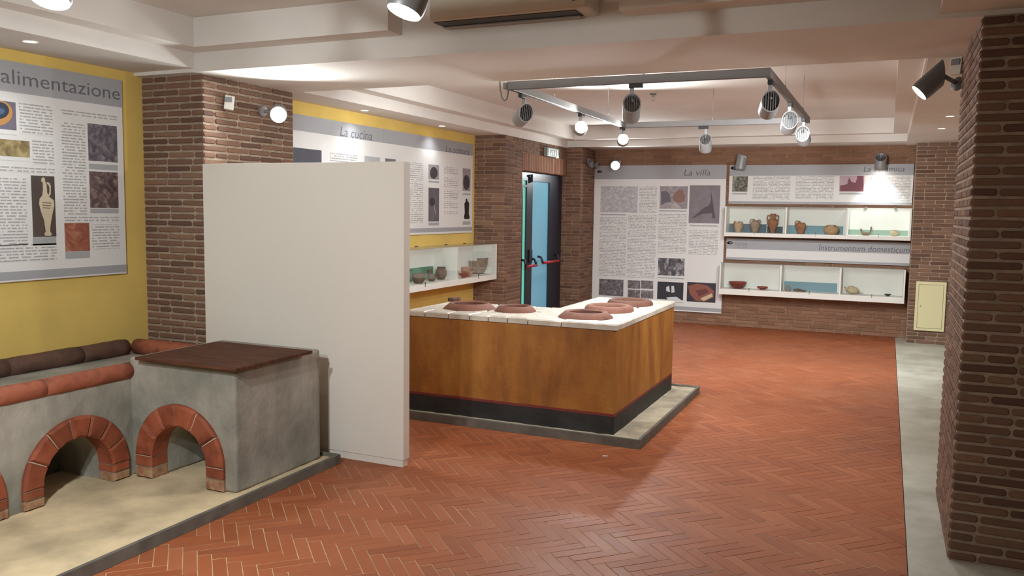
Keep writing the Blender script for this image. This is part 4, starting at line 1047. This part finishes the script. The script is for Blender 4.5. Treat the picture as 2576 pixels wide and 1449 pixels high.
pot('broken ochre jug with one handle on the upper shelf', 'jug', 2013, 26, 33, YQ, zf, CLAYR, lambda t: 1.1 if 2.0 < t < 4.6 else (.88 if math.sin(t*4) > 0 else .8), ([(-.44, .96), (-.85, .98), (-1.08, .86), (-1.02, .66), (-.92, .6)],), 'jug', group=g1)
pot('squat rounded clay pot in the middle of the upper shelf', 'ball', 2090, 37, 25, YQ, zf, CLAY, lambda t: .98 if math.sin(t*3) > -.3 else .86, (), 'pot', group=g1)
pot('broken grey bowl with a deep gap in its rim', 'deep', 2177, 28, 22, YQ, zf, CLAYG, lambda t: 1.1 if (-.5 < math.atan2(math.sin(t), math.cos(t)) < .7) else (.8 if 2.5 < t < 3.9 else .35), (), 'bowl', group=g1)
pot('small pale round pot at the right end of the upper shelf', 'olla', 2248.5, 19, 15, YQ, zf, CLAYP, lambda t: 1.1 if t > .7 else .75, (), 'pot', group=g1)
g2 = 'small finds on the lower back shelf'
pot('wide flaring red bowl on the lower shelf', 'bowl', 1860, 45, 17, YQ, zf2, CLAYS, None, (), 'bowl', group=g2)
pot('small shallow red dish on the lower shelf', 'dish', 1923, 27, 8, YQ, zf2, CLAYS, None, (), 'dish', group=g2)
pot('tiny black dish at the right end of the lower shelf', 'dish', 2241, 16, 5, YQ, zf2, DARKC, None, (), 'dish', group=g2)
def finds(label, name, cat, px, Y, z, parts, group):
    p = aty(px, 600, Y); t = thing(name, label, cat, (p.x, Y, z), 0, group)
    for nm, me, mat in parts: ob(nm, me, mat, t)
finds('small upright clay cone before the blue strip', 'clay_cone', 'clay piece', 1988, YQ, zf2, [('cone_body', lathe([(.034, 0), (.034, .012), (.026, .05), (.012, .085), (.001, .09)], 14), CLAYG), ('cone_foot', lathe([(.037, 0), (.037, .008), (.03, .012)], 14), CLAYG)], g2)
def lump(rx, ry, rz, seed, n=12, m=8):
    rg2 = random.Random(seed); V, f = [], []
    for j in range(m+1):
        ph_ = PI*j/m
        for i in range(n): t = 2*PI*i/n; k = 1+.14*math.sin(3*t+seed)*math.sin(ph_)+rg2.uniform(-.05, .05); V.append((rx*k*math.sin(ph_)*math.cos(t), ry*k*math.sin(ph_)*math.sin(t), rz*(1-math.cos(ph_))))
    for j in range(m):
        for i in range(n): q = (i+1) % n; f.append((j*n+i, j*n+q, (j+1)*n+q, (j+1)*n+i))
    return mesh('lump', V, f, True)
def shifted(me, d):
    for v in me.vertices: v.co += Vector(d)
    return me
finds('low brown clay fragment beside the clay cone', 'clay_fragment', 'clay piece', 2012, YQ, zf2, [('fragment_body', lump(.06, .035, .022, 2), CLAYB), ('fragment_tip', shifted(lump(.05, .03, .014, 5), (.075, 0, 0)), CLAYB)], g2)
def shell():
    V, f, n, m = [], [], 16, 18
    for j in range(m+1):
        u = j/m; x = -.095+.20*u; r = .062*(math.sin(PI*min(1, u*1.02))**.7)*(1.0 if u > .3 else .55+1.5*u)*(1+.07*math.sin(u*26)); r = max(r, .002)
        for i in range(n): t = 2*PI*i/n; V.append((x, r*.8*math.cos(t), .052-.35*x*.3+r*math.sin(t)*(.9)))
    for j in range(m):
        for i in range(n): q = (i+1) % n; f.append((j*n+i, j*n+q, (j+1)*n+q, (j+1)*n+i))
    me = fixn(mesh('shell', V, f, True)); mn = min(v.co.z for v in me.vertices)
    for v in me.vertices: v.co.z -= mn
    return me
finds('beige sea shell on the lower shelf right of the divider', 'sea_shell', 'shell', 2150, YQ, zf2, [('shell_body', shell(), CLAYP), ('shell_spire', tube([(-.085, 0, .085), (-.105, 0, .10)], [.014, .002], 8), CLAYG)], g2)
cc = aty(2175, 600, 12.50); cd = box('label_card', (cc.x-.022, cc.x+.022, 12.49, 12.493, zf2, zf2+.035), M_CAP, None); tag(cd, 'small grey label card beside the sea shell', 'card')
# cooking pots on the left shelf
g3 = 'cooking pots on the left wall shelf'; XQ = XC+.17
pot('low brown bowl at the partition end of the left shelf', 'deep', 1053, 36, 25, XQ+.05, zcf, CLAYB, None, (), 'bowl', 'L', g3)
pot('broken brown pot with a jagged side before the green strip', 'deep', 1086, 24, 29, XQ+.03, zcf, CLAYB, lambda t: 1.1 if 2.2 < t < 4.4 else .62, (), 'pot', 'L', g3)
pot('round brown cooking pot with a flared rim', 'olla', 1110, 29, 31, XQ, zcf, CLAYB, None, (), 'pot', 'L', g3)
pot('large broken brown bowl at the back of the left shelf', 'deep', 1203, 50, 40, XC+.12, zcf, CLAYG, lambda t: 1.1 if 5.0 < t < 6.1 or t < .5 else .83, (), 'bowl', 'L', g3)
pot('reddish brown bowl in front of the large broken bowl', 'deep', 1176, 34, 24, XC+.24, zcf, CLAYR, lambda t: 1.1 if t < 4.2 else .7, (), 'bowl', 'L', g3)
pot('shallow dark red dish at the front of the left shelf', 'dish', 1166, 22, 12, XC+.29, zcf, CLAYS, None, (), 'dish', 'L', g3)

# ------------------------------------------------------------------ small things on the floor
p = atz(1522, 1149, 0)
sc_ = ob('paper_scrap', prism([(-.018, -.006), (.012, -.010), (.02, .004), (-.010, .010)], lambda a, b, d: (a, b, d+a*.08+.002), 0, .004), M_PLASTIC, None, (p.x, p.y, .0015)); tag(sc_, 'tiny white scrap on the tiles before the counter', 'scrap')
